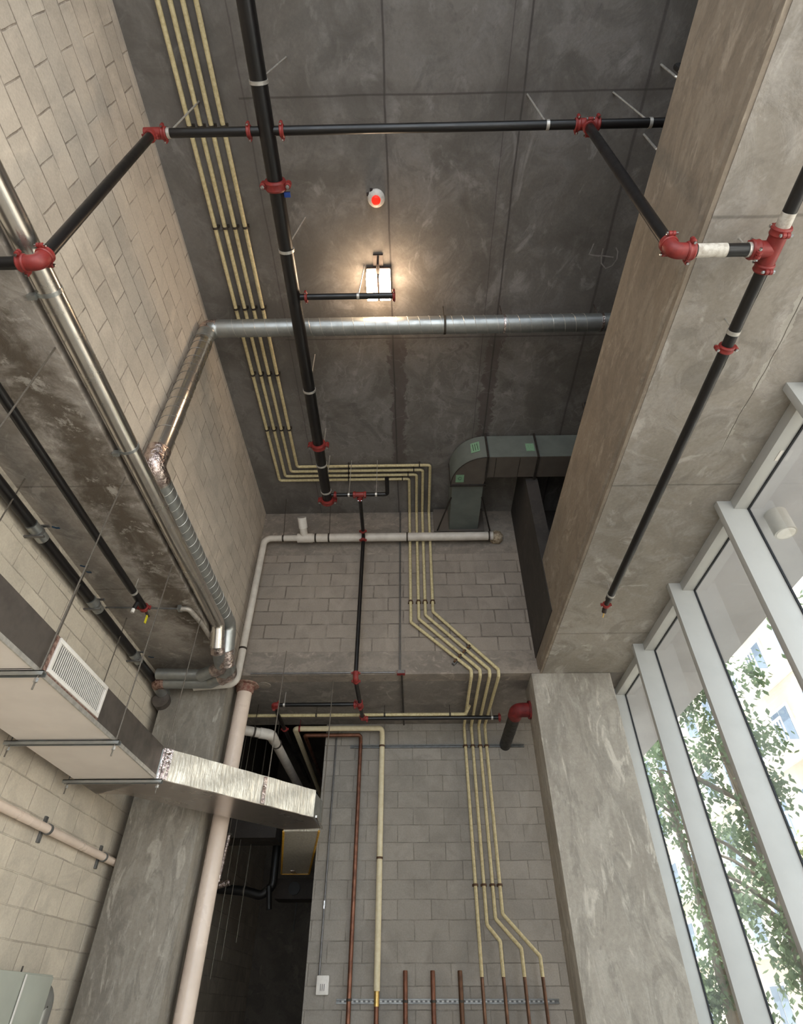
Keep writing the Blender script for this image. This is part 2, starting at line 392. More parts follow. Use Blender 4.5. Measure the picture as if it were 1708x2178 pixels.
def frame_of(d):
    d = d.normalized(); a = V((0, 0, 1)) if abs(d.z) < 0.9 else V((0, 1, 0))
    u = d.cross(a).normalized(); return u, d.cross(u).normalized()
def fillet(pts, r, seg=6):
    if len(pts) < 3 or r <= 0: return [p.copy() for p in pts]
    out = [pts[0].copy()]
    for i in range(1, len(pts)-1):
        a, b, c = pts[i-1], pts[i], pts[i+1]
        u = (a-b); w = (c-b); lu, lw = u.length, w.length; u.normalize(); w.normalize()
        ang = u.angle(w)
        if ang > 3.1: out.append(b.copy()); continue
        t = min(r/math.tan(ang/2), lu*0.45, lw*0.45)
        p0, p1 = b+u*t, b+w*t
        rr = t*math.tan(ang/2)
        cen = b+(u+w).normalized()*(rr/math.sin(ang/2))
        v0, v1 = (p0-cen), (p1-cen); th = v0.angle(v1)
        for s in range(seg+1):
            q = s/seg; out.append(cen+(v0*math.sin((1-q)*th)+v1*math.sin(q*th))/math.sin(th))
    out.append(pts[-1].copy()); return out
def add_tube(bm, pts, r, n=16, bend=0.0, cap=True, seg=6, radii=None):
    P = fillet([V(p) for p in pts], bend, seg)
    T = []
    for i in range(len(P)):
        a = P[max(0, i-1)]; b = P[min(len(P)-1, i+1)]; T.append((b-a).normalized())
    u, w = frame_of(T[0]); rings = []
    for i, p in enumerate(P):
        if i:
            ax = T[i-1].cross(T[i])
            if ax.length > 1e-6:
                q = Matrix.Rotation(T[i-1].angle(T[i]), 3, ax.normalized()); u = q @ u; w = q @ w
        k = 1.0
        if 0 < i < len(P)-1:
            a1 = (P[i]-P[i-1]).normalized().angle((P[i+1]-P[i]).normalized()); k = 1/math.cos(a1/2) if a1 < 1 and bend == 0 else 1.0
        rr = (radii[i] if radii else r)*k
        rings.append([bm.verts.new(p+u*rr*math.cos(2*math.pi*j/n)+w*rr*math.sin(2*math.pi*j/n)) for j in range(n)])
    for a, b in zip(rings, rings[1:]):
        for j in range(n): bm.faces.new((a[j], a[(j+1) % n], b[(j+1) % n], b[j]))
    if cap:
        bm.faces.new(list(reversed(rings[0]))); bm.faces.new(rings[-1])
def tube(*a, **k):
    bm = bmesh.new(); add_tube(bm, *a, **k); return bm
def add_lathe(bm, c, d, prof, n=20):
    """profile [(along, radius)] turned around axis d at c"""
    d = d.normalized(); u, w = frame_of(d); rings = []
    for t, r in prof:
        rings.append([bm.verts.new(c+d*t+u*r*math.cos(2*math.pi*j/n)+w*r*math.sin(2*math.pi*j/n)) for j in range(n)])
    for a, b in zip(rings, rings[1:]):
        for j in range(n): bm.faces.new((a[j], b[j], b[(j+1) % n], a[(j+1) % n]))
    bm.faces.new(rings[0]); bm.faces.new(list(reversed(rings[-1])))
    bmesh.ops.recalc_face_normals(bm, faces=bm.faces)
def add_prism(bm, poly, ext):
    """polygon (list of world points) extruded by vector ext"""
    a = [bm.verts.new(p) for p in poly]; b = [bm.verts.new(V(p)+V(ext)) for p in poly]; n = len(poly)
    bm.faces.new(a); bm.faces.new(list(reversed(b)))
    for i in range(n): bm.faces.new((a[i], b[i], b[(i+1) % n], a[(i+1) % n]))
    bmesh.ops.recalc_face_normals(bm, faces=bm.faces)
def prism(poly, ext):
    bm = bmesh.new(); add_prism(bm, [V(p) for p in poly], ext); return bm

# parts of pipe runs
def coupling(parent, c, d, r, side=None, mat='red', name='coupling', bolts=True, wide=1.0):
    """grooved coupling: ribbed ring in two halves with two bolted ears"""
    d = d.normalized(); u, w = frame_of(d)
    if side is not None:
        u = (side-d*side.dot(d)).normalized(); w = d.cross(u)
    h = r*0.62*wide; bm = bmesh.new()
    add_lathe(bm, c, d, [(-h, r*1.02), (-h, r*1.30), (-h*0.62, r*1.42), (-h*0.3, r*1.36), (h*0.3, r*1.36), (h*0.62, r*1.42), (h, r*1.30), (h, r*1.02)], 20)
    for s in (-1, 1):
        e = c+u*s*r*1.62
        b2 = bmesh.new(); add_lathe(b2, e, w, [(-r*0.55, r*0.30), (-r*0.5, r*0.40), (-r*0.06, r*0.40), (-r*0.06, r*0.30), (r*0.06, r*0.30), (r*0.06, r*0.40), (r*0.5, r*0.40), (r*0.55, r*0.30)], 10); merge(bm, b2)
        b2 = bmesh.new(); add_tube(b2, [c+u*s*r*1.1-w*0, e], r*0.42, 8); merge(bm, b2)
    o = finish(name, bm, mat, parent)
    if bolts:
        for s in (-1, 1):
            e = c+u*s*r*1.62; bm = bmesh.new()
            add_lathe(bm, e, w, [(-r*0.95, r*0.14), (-r*0.95, r*0.22), (-r*0.62, r*0.22), (-r*0.62, r*0.14), (r*0.6, r*0.14), (r*0.6, r*0.26), (r*0.85, r*0.26), (r*0.88, r*0.15)], 6)
            finish('bolt', bm, 'bolt', o)
    return o
def elbow(parent, c, d1, d2, r, L, mat='red', name='elbow_fitting', bolts=True):
    """90 degree red elbow with couplings on both ends; d1, d2 point away from the corner"""
    d1 = d1.normalized(); d2 = d2.normalized()
    o = finish(name, tube([c+d1*L, c, c+d2*L], r*1.22, 18, bend=L*0.9), mat, parent)
    nrm = d1.cross(d2)
    for d in (d1, d2): coupling(parent, c+d*L, d, r, side=d1.cross(d2) if nrm.length > 0.1 else None, mat=mat, bolts=bolts)
    return o
def tee(parent, c, da, dbr, r, L, mat='red', bolts=True):
    da = da.normalized(); dbr = dbr.normalized(); bm = bmesh.new()
    add_tube(bm, [c-da*L, c+da*L], r*1.22, 18); add_tube(bm, [c, c+dbr*L], r*1.20, 18)
    o = finish('tee_fitting', bm, mat, parent)
    for d in (da, -da, dbr): coupling(parent, c+d*L, d, r, side=da.cross(dbr), mat=mat, bolts=bolts)
    return o
def hanger(parent, c, d, r, top=None, lean=V((0, 0, 0)), mat='band', rodr=0.005, ringw=0.012, name='pipe_hanger'):
    """strap ring round the pipe and a rod up to the slab"""
    bm = bmesh.new()
    add_lathe(bm, c, d, [(-ringw, r*1.0), (-ringw, r*1.12), (ringw, r*1.12), (ringw, r*1.0)], 18)
    if top is not None:
        b2 = bmesh.new(); add_tube(b2, [c+V((0, 0, r))*0.95, V((c.x+lean.x, c.y+lean.y, top))], rodr, 6); merge(bm, b2)
    return finish(name, bm, mat, parent)
def label_on(bmname, *a): pass

# ------------------------------------------------------------------ key planes
HS, HC = 4.77, 7.43          # underside of the low bays, underside of the high slab
XL, XL2, XB, XW = -2.22, -3.14, 1.57, 2.72
D1, D2 = 6.70, 8.33

# ------------------------------------------------------------------ structure
struct('floor', box(-3.4, 3.0, -4.2, 14.2, -0.1, 0), 'floor')
struct('ceiling', box(XL-0.2, 3.2, -4.2, D1+0.2, HC, HC+0.25), 'ceiling')
struct('wall_left', box(XL-0.2, XL, -4.2, D1, HS+0.17, HC), 'wall_left')
struct('wall_left_low', box(XL2-0.2, XL2, -4.2, 14.2, 0, HS), 'wall_lowleft')
struct('ceiling_left', box(XL2-0.2, XL+0.004, -4.2, D1, HS, HS+0.17, bevel=0.006), 'soffit_left')
struct('wall_back', box(XL-0.2, 1.72, D1, D1+0.2, HS, HC), 'wall_back')
struct('ceiling_back', box(XL-0.2, 1.72, D1+0.2, D2, HS, HS+0.2), 'soffit_back')
struct('ceiling_back_left', box(XL2-0.2, XL-0.2, D1, D2, HS, HS+0.25), 'soffit_back')
struct('ceiling_back_right', box(1.72, 3.0, D1, D2, HS, HS+0.25), 'soffit_back')
struct('wall_back_low', box(-1.24, 3.0, D2, D2+0.2, 0, HS), 'wall_lowback')
# dark return beside the high back wall and the blind wall above the window bay
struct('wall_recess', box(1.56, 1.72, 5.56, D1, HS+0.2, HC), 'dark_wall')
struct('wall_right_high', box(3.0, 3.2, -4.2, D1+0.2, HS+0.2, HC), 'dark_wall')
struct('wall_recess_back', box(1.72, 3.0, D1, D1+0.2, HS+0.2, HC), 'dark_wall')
# corridor behind the opening
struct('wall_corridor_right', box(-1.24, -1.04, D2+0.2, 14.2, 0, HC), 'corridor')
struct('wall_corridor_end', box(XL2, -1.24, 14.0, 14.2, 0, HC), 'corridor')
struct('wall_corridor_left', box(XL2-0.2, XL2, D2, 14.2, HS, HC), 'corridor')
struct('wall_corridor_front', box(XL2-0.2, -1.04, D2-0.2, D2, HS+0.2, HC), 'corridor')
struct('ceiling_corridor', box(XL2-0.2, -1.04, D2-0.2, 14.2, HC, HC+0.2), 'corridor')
# downstand beam with a small shadow groove at its foot, and the slab it carries over the window bay
bm = bmesh.new()
zt = at(1130, 1310, X=XB).z
add_prism(bm, [V((XB, -4.2, zt+0.16)), V((XB, -4.2, HS+0.055)), V((XB+0.018, -4.2, HS+0.045)), V((XB+0.018, -4.2, HS)), V((XB+0.30, -4.2, HS)), V((XB+0.30, -4.2, zt+0.16))], (0, D1+4.2, 0))
beam = struct('trim_2', bm, 'beam', smooth=False)
struct('ceiling_right', box(XB+0.30, 2.757, -4.2, D1, HS, HS+0.3), 'soffit_right')
bm = box(XB+0.045, XB+0.30, -4.2, D1, HS-0.004, HS); struct('trim_3', bm, 'soffit_right')
# columns
o = struct('column_left', box(-3.04, -2.26, 6.70, 7.20, 0, HS-0.001, bevel=0.02), 'column_dark')
o = struct('column_right', box(1.48, 2.45, 6.70, 7.20, 0, HS-0.001, bevel=0.012), 'column')

# window bays: mullion, header, pane and gaskets for each bay
YM = [7.19, 5.99, 4.77, 3.575, 2.395, 1.21, 0.02, -1.17, -2.36, -3.55]
for i in range(len(YM)):
    y1 = YM[i]                       # camera-facing side at y1-0.0, nose to y1+0.06
    yo = YM[i-1] if i else YM[0]+0.3
    w = bpy.data.objects.new('window_%d' % (i+1), None); COL.objects.link(w); w.location = (2.74, (y1+yo)/2, 0); w['kind'] = 'structure'
    bm = bmesh.new(); add_box(bm, 2.52, 2.752, y1-0.025, y1+0.035, 0, HS, bevel=0.004)
    finish('mullion', bm, 'alu', w)
    if i == 0: continue
    ya, yb = y1+0.035, yo-0.025
    finish('header', box(2.63, 2.756, ya, yb, 4.682, HS, bevel=0.004), 'alu', w)
    finish('sill', box(2.60, 2.756, ya, yb, 0, 0.12, bevel=0.004), 'alu', w)
    bm = bmesh.new()
    add_box(bm, 2.736, 2.752, ya, ya+0.009, 0.12, 4.682); add_box(bm, 2.736, 2.752, yb-0.009, yb, 0.12, 4.682)
    add_box(bm, 2.736, 2.752, ya, yb, 4.673, 4.682); add_box(bm, 2.736, 2.752, ya, yb, 0.12, 0.13)
    finish('gasket', bm, 'gasket', w)
    finish('pane', box(2.741, 2.747, ya+0.009, yb-0.009, 0.13, 4.673), 'glass', w)
    if i == 3:
        p = [at(1653, 975, X=2.70), at(1661, 962, X=2.70)]
        # small manufacturer's plate on the header underside
        c0 = at(1657, 969, Z=4.681); finish('plate', box(c0.x-0.012, c0.x+0.012, c0.y-0.05, c0.y+0.05, 4.6785, 4.681), 'white_metal', w)

# canopy outside over the glazing
struct('ceiling_canopy', box(2.757, 3.77, -4.2, 16.0, 4.765, 5.15), 'canopy')

# ------------------------------------------------------------------ yellow-sleeved pipes (four parallel runs)
c1 = [(595, 1022), (607, 1013), (619, 1003), (632, 993)]
c2 = [(872, 1022), (888, 1013), (903, 1003), (917, 993)]
jt = [(874, 1323), (891, 1316), (905, 1308), (921, 1301)]
jb = [(1003, 1440), (1022, 1440), (1042, 1438), (1061, 1436)]
sw = [(987, 1544), (1003, 1544), (1018, 1544), (1033, 1544)]
lw = [(1008, 1885), (1026, 1885), (1045, 1885), (1063, 1885)]
lj = [None, ((1036, 1967), (1064, 2002)), ((1054, 1954), (1109, 2017)), ((1069, 1944), (1149, 2034))]
cu = [(1022, 2078), (1068, 2078), (1112, 2078), (1152, 2078)]
ZY, YU, ZS, YD = HC-0.05, D1-0.05, HS-0.05, D2-0.05
names4 = ['outermost of the four under the slab, nearest the left wall', 'second of the four under the slab from the left wall', 'third of the four under the slab from the left wall', 'innermost of the four, nearest the black main pipe']
cl_rows = [268, 484, 657, 798, 915]
clampx = [742, 868]
for i in range(4):
    a = at(*c1[i], Z=ZY); b = at(*c2[i], Z=ZY)
    X0 = a.x; Y0 = a.y
    T = thing('sleeved_pipe', 'thin cream pipe, '+names4[i], 'pipe', V((b.x, YU, ZY)))
    q1 = at(*jt[i], Y=YU); q2 = at(*jb[i], Y=YU); q3 = at(*sw[i], Y=YD); lo = at(*lw[i], Y=YD)
    xw = q1.x
    pts = [V((X0, -3.9, ZY)), V((X0, Y0, ZY)), V((xw, Y0, ZY)), V((xw, YU, ZY)), q1, V((q2.x, YU, max(q2.z, ZS+0.0))), V((q2.x, YU, ZS)), V(((q3.x), YD, ZS))]
    pts[5] = V((q2.x, YU, 4.80)); pts = pts[:6]+[V((q2.x, YU-0.001, ZS)), V((q3.x, YD, ZS))]
    end = at(*cu[i], Y=YD)
    if lj[i]:
        j1 = at(*lj[i][0], Y=YD); j2 = at(*lj[i][1], Y=YD)
        pts += [V((q3.x, YD, j1.z)) if False else j1, j2, V((j2.x, YD, end.z))]
    else:
        pts += [V((q3.x, YD, end.z))]
    # keep the wall drop straight above the jog
    if lj[i]: pts[7].x = pts[8].x
    else: pts[7].x = pts[8].x
    finish('pipe', tube(pts, 0.0205, 12, bend=0.035, seg=4), 'yellow', T)
    e = pts[-1]
    finish('copper_tail', tube([e+V((0, 0, 0.01)), V((e.x, YD, 0.3))], 0.019, 10), 'copper_dark', T, label='bare tarnished copper end of the pipe')
    for r_ in cl_rows:
        pc = at(500, r_, Z=ZY); bm = bmesh.new()
        add_lathe(bm, V((X0, pc.y, ZY)), V((0, 1, 0)), [(-0.010, 0.0225), (-0.010, 0.027), (0.010, 0.027), (0.010, 0.0225)], 12)
        add_box(bm, X0-0.034, X0+0.034, pc.y-0.012, pc.y+0.012, ZY+0.024, HC)
        finish('pipe_clamp', bm, 'dark_strap', T)
    for cx in clampx:
        pc = at(cx-12*(cx > 800)*(1-i), c1[i][1], Z=ZY)
        if pc.x < xw-0.05:
            bm = bmesh.new(); add_lathe(bm, V((pc.x, Y0, ZY)), V((1, 0, 0)), [(-0.008, 0.0225), (-0.008, 0.027), (0.008, 0.027), (0.008, 0.0225)], 12)
            add_box(bm, pc.x-0.01, pc.x+0.01, Y0-0.03, Y0+0.03, ZY+0.02, HC); finish('pipe_clamp', bm, 'dark_strap', T)
    for zz in (at(870, 1082, Y=YU).z, at(870, 1279, Y=YU).z):
        bm = bmesh.new(); add_lathe(bm, V((xw, YU, zz)), V((0, 0, 1)), [(-0.010, 0.0225), (-0.010, 0.029), (0.010, 0.029), (0.010, 0.0225)], 12)
        add_box(bm, xw-0.036, xw+0.036, YU+0.024, D1, zz-0.012, zz+0.012); finish('pipe_clamp', bm, 'rust', T)
    for (row, xx) in ((1586, pts[8].x), (1882, pts[8].x)):
        zz = at(1030, row, Y=YD).z
        bm = bmesh.new(); add_lathe(bm, V((xx, YD, zz)), V((0, 0, 1)), [(-0.012, 0.0225), (-0.012, 0.029), (0.012, 0.029), (0.012, 0.0225)], 12)
        add_box(bm, xx-0.036, xx+0.036, YD+0.02, D2-0.02 if row == 1586 else D2, zz-0.012, zz+0.012); finish('pipe_clamp', bm, 'rust', T)
# short strut across the diagonal of the four pipes
a = at(966, 1408, Y=D1-0.06); b = at(1000, 1372, Y=D1-0.06)
bm = bmesh.new(); dd = (b-a).normalized(); nn = V((0, 1, 0)); uu = dd.cross(nn)*0.018
add_prism(bm, [a-dd*0.02-uu+nn*0.01, b+dd*0.02-uu+nn*0.01, b+dd*0.02+uu+nn*0.01, a-dd*0.02+uu+nn*0.01], (0, 0.05, 0))
st = tag(finish('strut_channel', bm, 'strut'), 'short slanted strut behind the four cream pipes on the upper back wall', 'strut')
for i in range(4):
    p = a.lerp(b, (i+0.3)/3.6); bm = bmesh.new()
    add_lathe(bm, V((p.x, YU, p.z)), V((1, 0, -1)), [(-0.012, 0.0228), (-0.012, 0.031), (0.012, 0.031), (0.012, 0.0228)], 12); finish('pipe_clamp', bm, 'rust', st)

# the single cream pipe that leaves the bundle to the left under the back beam
a = at(990, 1519, Z=HS-0.13); b = at(505, 1521, Z=HS-0.13)
T = thing('sleeved_pipe', 'thin cream pipe running level to the left under the back beam', 'pipe', V((a.x, a.y, HS-0.13)))
g = V((a.x, a.y, HS-0.13))
finish('pipe', tube([g+V((0.05, -0.12, 0.07)), g+V((0.0, 0, 0)), V((XL2+0.02, a.y, HS-0.13))], 0.022, 12, bend=0.04), 'yellow', T)
for x_ in (673, 818, 957):
    c = at(x_, 1519, Y=a.y); hanger(T, V((c.x, a.y, HS-0.13)), V((1, 0, 0)), 0.022, top=HS, mat='dark_strap', rodr=0.004)

# thick cream insulated pipe: out of the corridor, along the beam, down the wall
ZI = 4.64
p0 = at(808, 1537, Z=ZI); YI = D2-0.07
lft = at(622, 1538, Z=ZI)
T = thing('insulated_pipe', 'thick cream insulated pipe down the lower block wall beside the bare copper pipe', 'pipe', V((p0.x, YI, 1.7)))
zend = at(801, 2108, Y=YI).z; xw = at(808, 1800, Y=YI).x
finish('pipe', tube([V((lft.x, 13.0, ZI-0.12)), V((lft.x, YI-0.12, ZI)), V((xw, YI-0.12, ZI)), V((xw, YI, ZI-0.10)), V((xw, YI, zend))], 0.036, 16, bend=0.05), 'cream', T)
finish('collar', tube([V((xw, YI, zend+0.005)), V((xw, YI, zend-0.13))], 0.029, 14), 'brass', T)
finish('copper_tail', tube([V((xw, YI, zend-0.12)), V((xw, YI, 0.3))], 0.026, 14), 'copper', T)
hanger(T, V((xw, YI, at(810, 1825, Y=YI).z)), V((0, 0, 1)), 0.036, mat='rust')
hanger(T, V((xw, YI, at(810, 1587, Y=YI).z)), V((0, 0, 1)), 0.036, mat='rust')
hanger(T, V((at(630, 1538, Y=YI-0.12).x+0.06, YI-0.12, ZI)), V((1, 0, 0)), 0.037, mat='red_dull', top=HS)
# bare copper pipe
zc = 4.56; xc = at(757, 1800, Y=YI).x; lx = at(642, 1548, Z=zc).x
T = thing('copper_pipe', 'bare reddish copper pipe down the lower block wall, tall one on the left', 'pipe', V((xc, YI, 0.3)))
finish('pipe', tube([V((lx, 12.0, zc)), V((lx, YI-0.08, zc)), V((xc, YI-0.08, zc)), V((xc, YI, zc-0.08)), V((xc, YI, 0.3))], 0.026, 14, bend=0.03), 'copper', T)
hanger(T, V((xc, YI, at(745, 2127, Y=YI).z)), V((0, 0, 1)), 0.026, mat='dark_strap')
# three copper stubs
stub_say = ['left one of three short capped copper stubs in front of the channel', 'middle one of three short capped copper stubs in front of the channel', 'right one of three short capped copper stubs in front of the channel']
for i, px in enumerate((862, 920, 978)):
    tp = at(px, 2064, Y=YI)
    bm = tube([V((tp.x, YI, 0.25)), V((tp.x, YI, tp.z-0.01)), V((tp.x, YI, tp.z))], 0.026, 14, radii=[0.026, 0.026, 0.022])
    o = finish('copper_stub', bm, 'copper_dark' if i == 2 else 'copper'); tag(o, 'short copper stub on the lower wall, '+stub_say[i], 'pipe', 'copper stubs on the lower wall')
    o['label'] = stub_say[i]
    hanger(o, V((tp.x, YI, at(px, 2130, Y=YI).z)), V((0, 0, 1)), 0.026, mat='dark_strap', name='pipe_clamp')
# slotted channels on the lower wall
for (pa, pb, hh, say) in (((745, 1588), (1115, 1588), 0.022, 'thin galvanised channel high on the lower block wall behind the pipes'), ((715, 2130), (1190, 2132), 0.022, 'slotted galvanised channel low on the block wall behind the copper stubs')):
    a = at(*pa, Y=D2-0.02); b = at(*pb, Y=D2-0.02)
    T = thing('strut_channel', say, 'channel', V(((a.x+b.x)/2, D2, a.z)))
    bm = bmesh.new(); add_box(bm, a.x, b.x, D2-0.004, D2, a.z-hh, a.z+hh)
    add_box(bm, a.x, b.x, D2-0.022, D2-0.004, a.z+hh-0.005, a.z+hh); add_box(bm, a.x, b.x, D2-0.022, D2-0.004, a.z-hh, a.z-hh+0.005)
    add_box(bm, a.x, b.x, D2-0.024, D2-0.020, a.z+hh-0.014, a.z+hh); add_box(bm, a.x, b.x, D2-0.024, D2-0.020, a.z-hh, a.z-hh+0.014)
    finish('rail', bm, 'strut', T)
    if hh and pa[1] > 2000:
        finish('slot_row', box(a.x+0.03, b.x-0.05, D2-0.0065, D2-0.0035, a.z-0.012, a.z+0.012), 'slot_row', T)

# ------------------------------------------------------------------ fire sprinkler piping (black steel, red fittings)
rB = 0.034
LL = at(78, 545, Z=4.64); ZB = above(330, 283, LL).z
LR = at(1432, 530, Z=4.64); YB = (at(600, 278, Z=ZB).y)
# main pipe along the bay
rM = 0.064; ma = at(522, 0, Z=ZB); mb = at(697, 1066, Z=ZB); XM = (ma.x+mb.x)/2
T = thing('sprinkler_main', 'thick black steel sprinkler main running the length of the slab', 'pipe', V((XM, 3, ZB)))
XMf = lambda y: ma.x+(mb.x-ma.x)*(y-ma.y)/(mb.y-ma.y)
finish('pipe', tube([V((XMf(-3.5), -3.5, ZB)), V((XMf(mb.y), mb.y, ZB))], rM, 24), 'black_pipe', T)
for row in (393, 948): 
    y_ = at(600, row, Z=ZB).y; coupling(T, V((XMf(y_), y_, ZB)), V((0, 1, 0)), rM, side=V((1, 0, 0)))
coupling(T, V((XMf(mb.y), mb.y-0.02, ZB)), V((0, 1, 0)), rM, side=V((1, 0, 0)), name='end_cap')
for row, lean in ((172, 0.12), (532, 0.10), (830, 0.0), (988, 0.0), (1045, 0.0)):
    y_ = at(600, row, Z=ZB).y; hanger(T, V((XMf(y_), y_, ZB)), V((0, 1, 0)), rM, top=HC, lean=V((lean, -0.02, 0)), rodr=0.006)
yb_ = at(600, 413, Z=ZB).y
finish('blue_tag', box(XMf(yb_)+rM*0.8, XMf(yb_)+rM*0.8+0.06, yb_-0.02, yb_+0.02, ZB-0.02, ZB+0.0), 'bluetag', T)
# cross branch between both drops
T = thing('sprinkler_branch', 'long black cross pipe with red couplings spanning under the slab', 'pipe', V((0, YB, ZB)))
XR = LR.x
finish('pipe', tube([V((LL.x+0.07, YB, ZB)), V((3.0, YB, ZB))], rB, 20), 'black_pipe', T)
for px in (530, 600): coupling(T, V((at(px, 280, Z=ZB).x, YB, ZB)), V((1, 0, 0)), rB, side=V((0, 1, 0)), wide=0.8)
coupling(T, V((at(1430, 270, Z=ZB).x, YB, ZB)), V((1, 0, 0)), rB, side=V((0, 1, 0)))
for px, lean in ((357, 0.10), (1163, -0.07), (1379, -0.14)): hanger(T, V((at(px, 276, Z=ZB).x, YB, ZB)), V((1, 0, 0)), rB, top=HC, lean=V((lean, -0.05, 0)), rodr=0.007)
# right drop
T2 = thing('sprinkler_drop', 'black vertical sprinkler drop in front of the tan concrete beam', 'pipe', V((XR, YB, 4.64)))
finish('pipe', tube([V((XR, YB, ZB-0.07)), V((XR, YB, 4.72))], rB, 20), 'black_pipe', T2)
tee(T2, V((XR, YB, ZB)), V((1, 0, 0)), V((0, 0, -1)), rB, 0.075, bolts=True)
ZF = 4.63
elbow(T2, V((XR, YB, ZF)), V((0, 0, 1)), V((1, 0, 0)), rB, 0.085)
# right branch under the pale soffit
XF = at(1640, 535, Z=ZF).x
T3 = thing('sprinkler_branch', 'short black pipe with white wrap under the pale soffit, joining drop to cross fitting', 'pipe', V((XR+0.2, YB, ZF)))
finish('pipe', tube([V((XR+0.06, YB, ZF)), V((XF-0.06, YB, ZF))], rB, 20), 'black_pipe', T3)
wa, wb = at(1478, 538, Z=ZF).x, at(1541, 538, Z=ZF).x
finish('white_wrap', tube([V((wa, YB, ZF)), V((wb, YB, ZF))], rB*1.05, 20), 'tape', T3, label='torn white paper wrap')
hanger(T3, V((at(1590, 538, Z=ZF).x, YB, ZF)), V((1, 0, 0)), rB, top=HS)
# right long pipe along the window bay
ye = at(1297, 1290, Z=ZF).y
T4 = thing('sprinkler_line', 'long black pipe with red cross fitting under the pale soffit by the windows', 'pipe', V((XF, 3, ZF)))
finish('pipe', tube([V((XF, -3.5, ZF)), V((XF, ye-0.14, ZF))], rB, 20), 'black_pipe', T4)
tee(T4, V((XF, YB, ZF)), V((0, 1, 0)), V((-1, 0, 0)), rB*1.08, 0.095)
yy = at(1555, 740, Z=ZF).y; coupling(T4, V((XF, yy, ZF)), V((0, 1, 0)), rB, side=V((1, 0, 0)))
for row in (705, 1262): yy = at(1560, row, Z=ZF).y; hanger(T4, V((XF, yy, ZF)), V((0, 1, 0)), rB, top=HS)
y0_, y1_ = at(1690, 450, Z=ZF).y, at(1660, 500, Z=ZF).y
finish('white_wrap', tube([V((XF, y0_, ZF)), V((XF, y1_, ZF))], rB*1.05, 20), 'tape', T4, label='torn white paper wrap')
yy = at(1530, 790, Z=ZF).y
for (ya, yb) in ((at(1600, 590, Z=ZF).y, at(1590, 640, Z=ZF).y), (at(1550, 752, Z=ZF).y, at(1540, 790, Z=ZF).y)):
    bm = bmesh.new()
    n = 10
    for s in range(2): pass
    rings = []
    for yq in (ya, yb):
        rings.append([bm.verts.new((XF+rB*1.03*math.cos(t), yq+(0.03*math.sin(3*t)), ZF+rB*1.03*math.sin(t))) for t in [(-0.75+0.9*j/n) for j in range(n+1)]])
    for j in range(n): bm.faces.new((rings[0][j], rings[0][j+1], rings[1][j+1], rings[1][j]))
    o = finish('paper_scrap', bm, 'tape', T4, label='scrap of white wrap')
    sm = o.modifiers.new('thick', 'SOLIDIFY'); sm.thickness = 0.0012
coupling(T4, V((XF, ye-0.03, ZF)), V((0, 1, 0)), rB*0.8, side=V((1, 0, 0)))
bm = tube([V((XF, ye-0.17, ZF)), V((XF, ye, ZF)), V((XF, ye+0.07, ZF-0.02))], rB*0.7, 14); finish('drain_valve', bm, 'housing', T4)
finish('valve_wire', tube([V((XF, ye+0.05, ZF-0.02)), V((XF-0.02, ye+0.09, ZF-0.07))], 0.006, 6), 'brass', T4)
# left drop
T5 = thing('sprinkler_drop', 'black vertical sprinkler drop in front of the painted block wall on the left', 'pipe', V((LL.x, YB, 4.64)))
finish('pipe', tube([V((LL.x, YB, ZB-0.07)), V((LL.x, YB, ZF+0.08))], rB, 20), 'black_pipe', T5)
c = V((LL.x, YB, ZB)); bm = bmesh.new(); add_tube(bm, [c+V((0.08, 0, 0)), c-V((0.06, 0, 0))], rB*1.25, 18); add_tube(bm, [c, c-V((0, 0, 0.08))], rB*1.22, 18)
finish('tee_fitting', bm, 'red', T5); coupling(T5, c+V((0.09, 0, 0)), V((1, 0, 0)), rB, side=V((0, 1, 0))); coupling(T5, c-V((0, 0, 0.07)), V((0, 0, 1)), rB*0.92, side=V((1, 0, 0)), bolts=False)
elbow(T5, V((LL.x, YB, ZF)), V((0, 0, 1)), V((-1, 0, 0)), rB, 0.085)
# left branch under the stained soffit
T6 = thing('sprinkler_branch', 'short black pipe leaving the red elbow at the left picture edge', 'pipe', V((-2.4, YB, ZF)))
finish('pipe', tube([V((LL.x-0.06, YB, ZF)), V((-2.63, YB, ZF))], rB, 20), 'black_pipe', T6)
# left long pipe
ZL = 4.62; e1 = at(303, 1290, Z=ZL); XLn = (at(0, 830, Z=ZL).x+e1.x)/2
T7 = thing('sprinkler_line', 'long black pipe ending in a red cap and yellow tag under the stained soffit', 'pipe', V((XLn, 3, ZL)))
finish('pipe', tube([V((XLn, -3.5, ZL)), V((XLn, e1.y, ZL))], rB, 20), 'black_pipe', T7)
coupling(T7, V((XLn, e1.y+0.02, ZL)), V((0, 1, 0)), rB, side=V((1, 0, 0)))
c = V((XLn, e1.y-0.12, ZL))
finish('side_outlet', tube([c, c+V((-0.02, 0, -0.1))], rB*0.6, 12), 'black_pipe', T7); finish('outlet_plug', tube([c+V((-0.02, 0, -0.09)), c+V((-0.024, 0, -0.14))], 0.017, 10), 'white_metal', T7)
hanger(T7, V((XLn, e1.y-0.26, ZL)), V((0, 1, 0)), rB, top=HS)
finish('drain_valve', tube([V((XLn, e1.y+0.02, ZL)), V((XLn+0.01, e1.y+0.14, ZL-0.03))], 0.014, 10), 'housing', T7)
finish('yellow_tag', box(XLn+0.004, XLn+0.014, e1.y+0.10, e1.y+0.125, ZL-0.12, ZL-0.035), 'yellow_tag', T7)
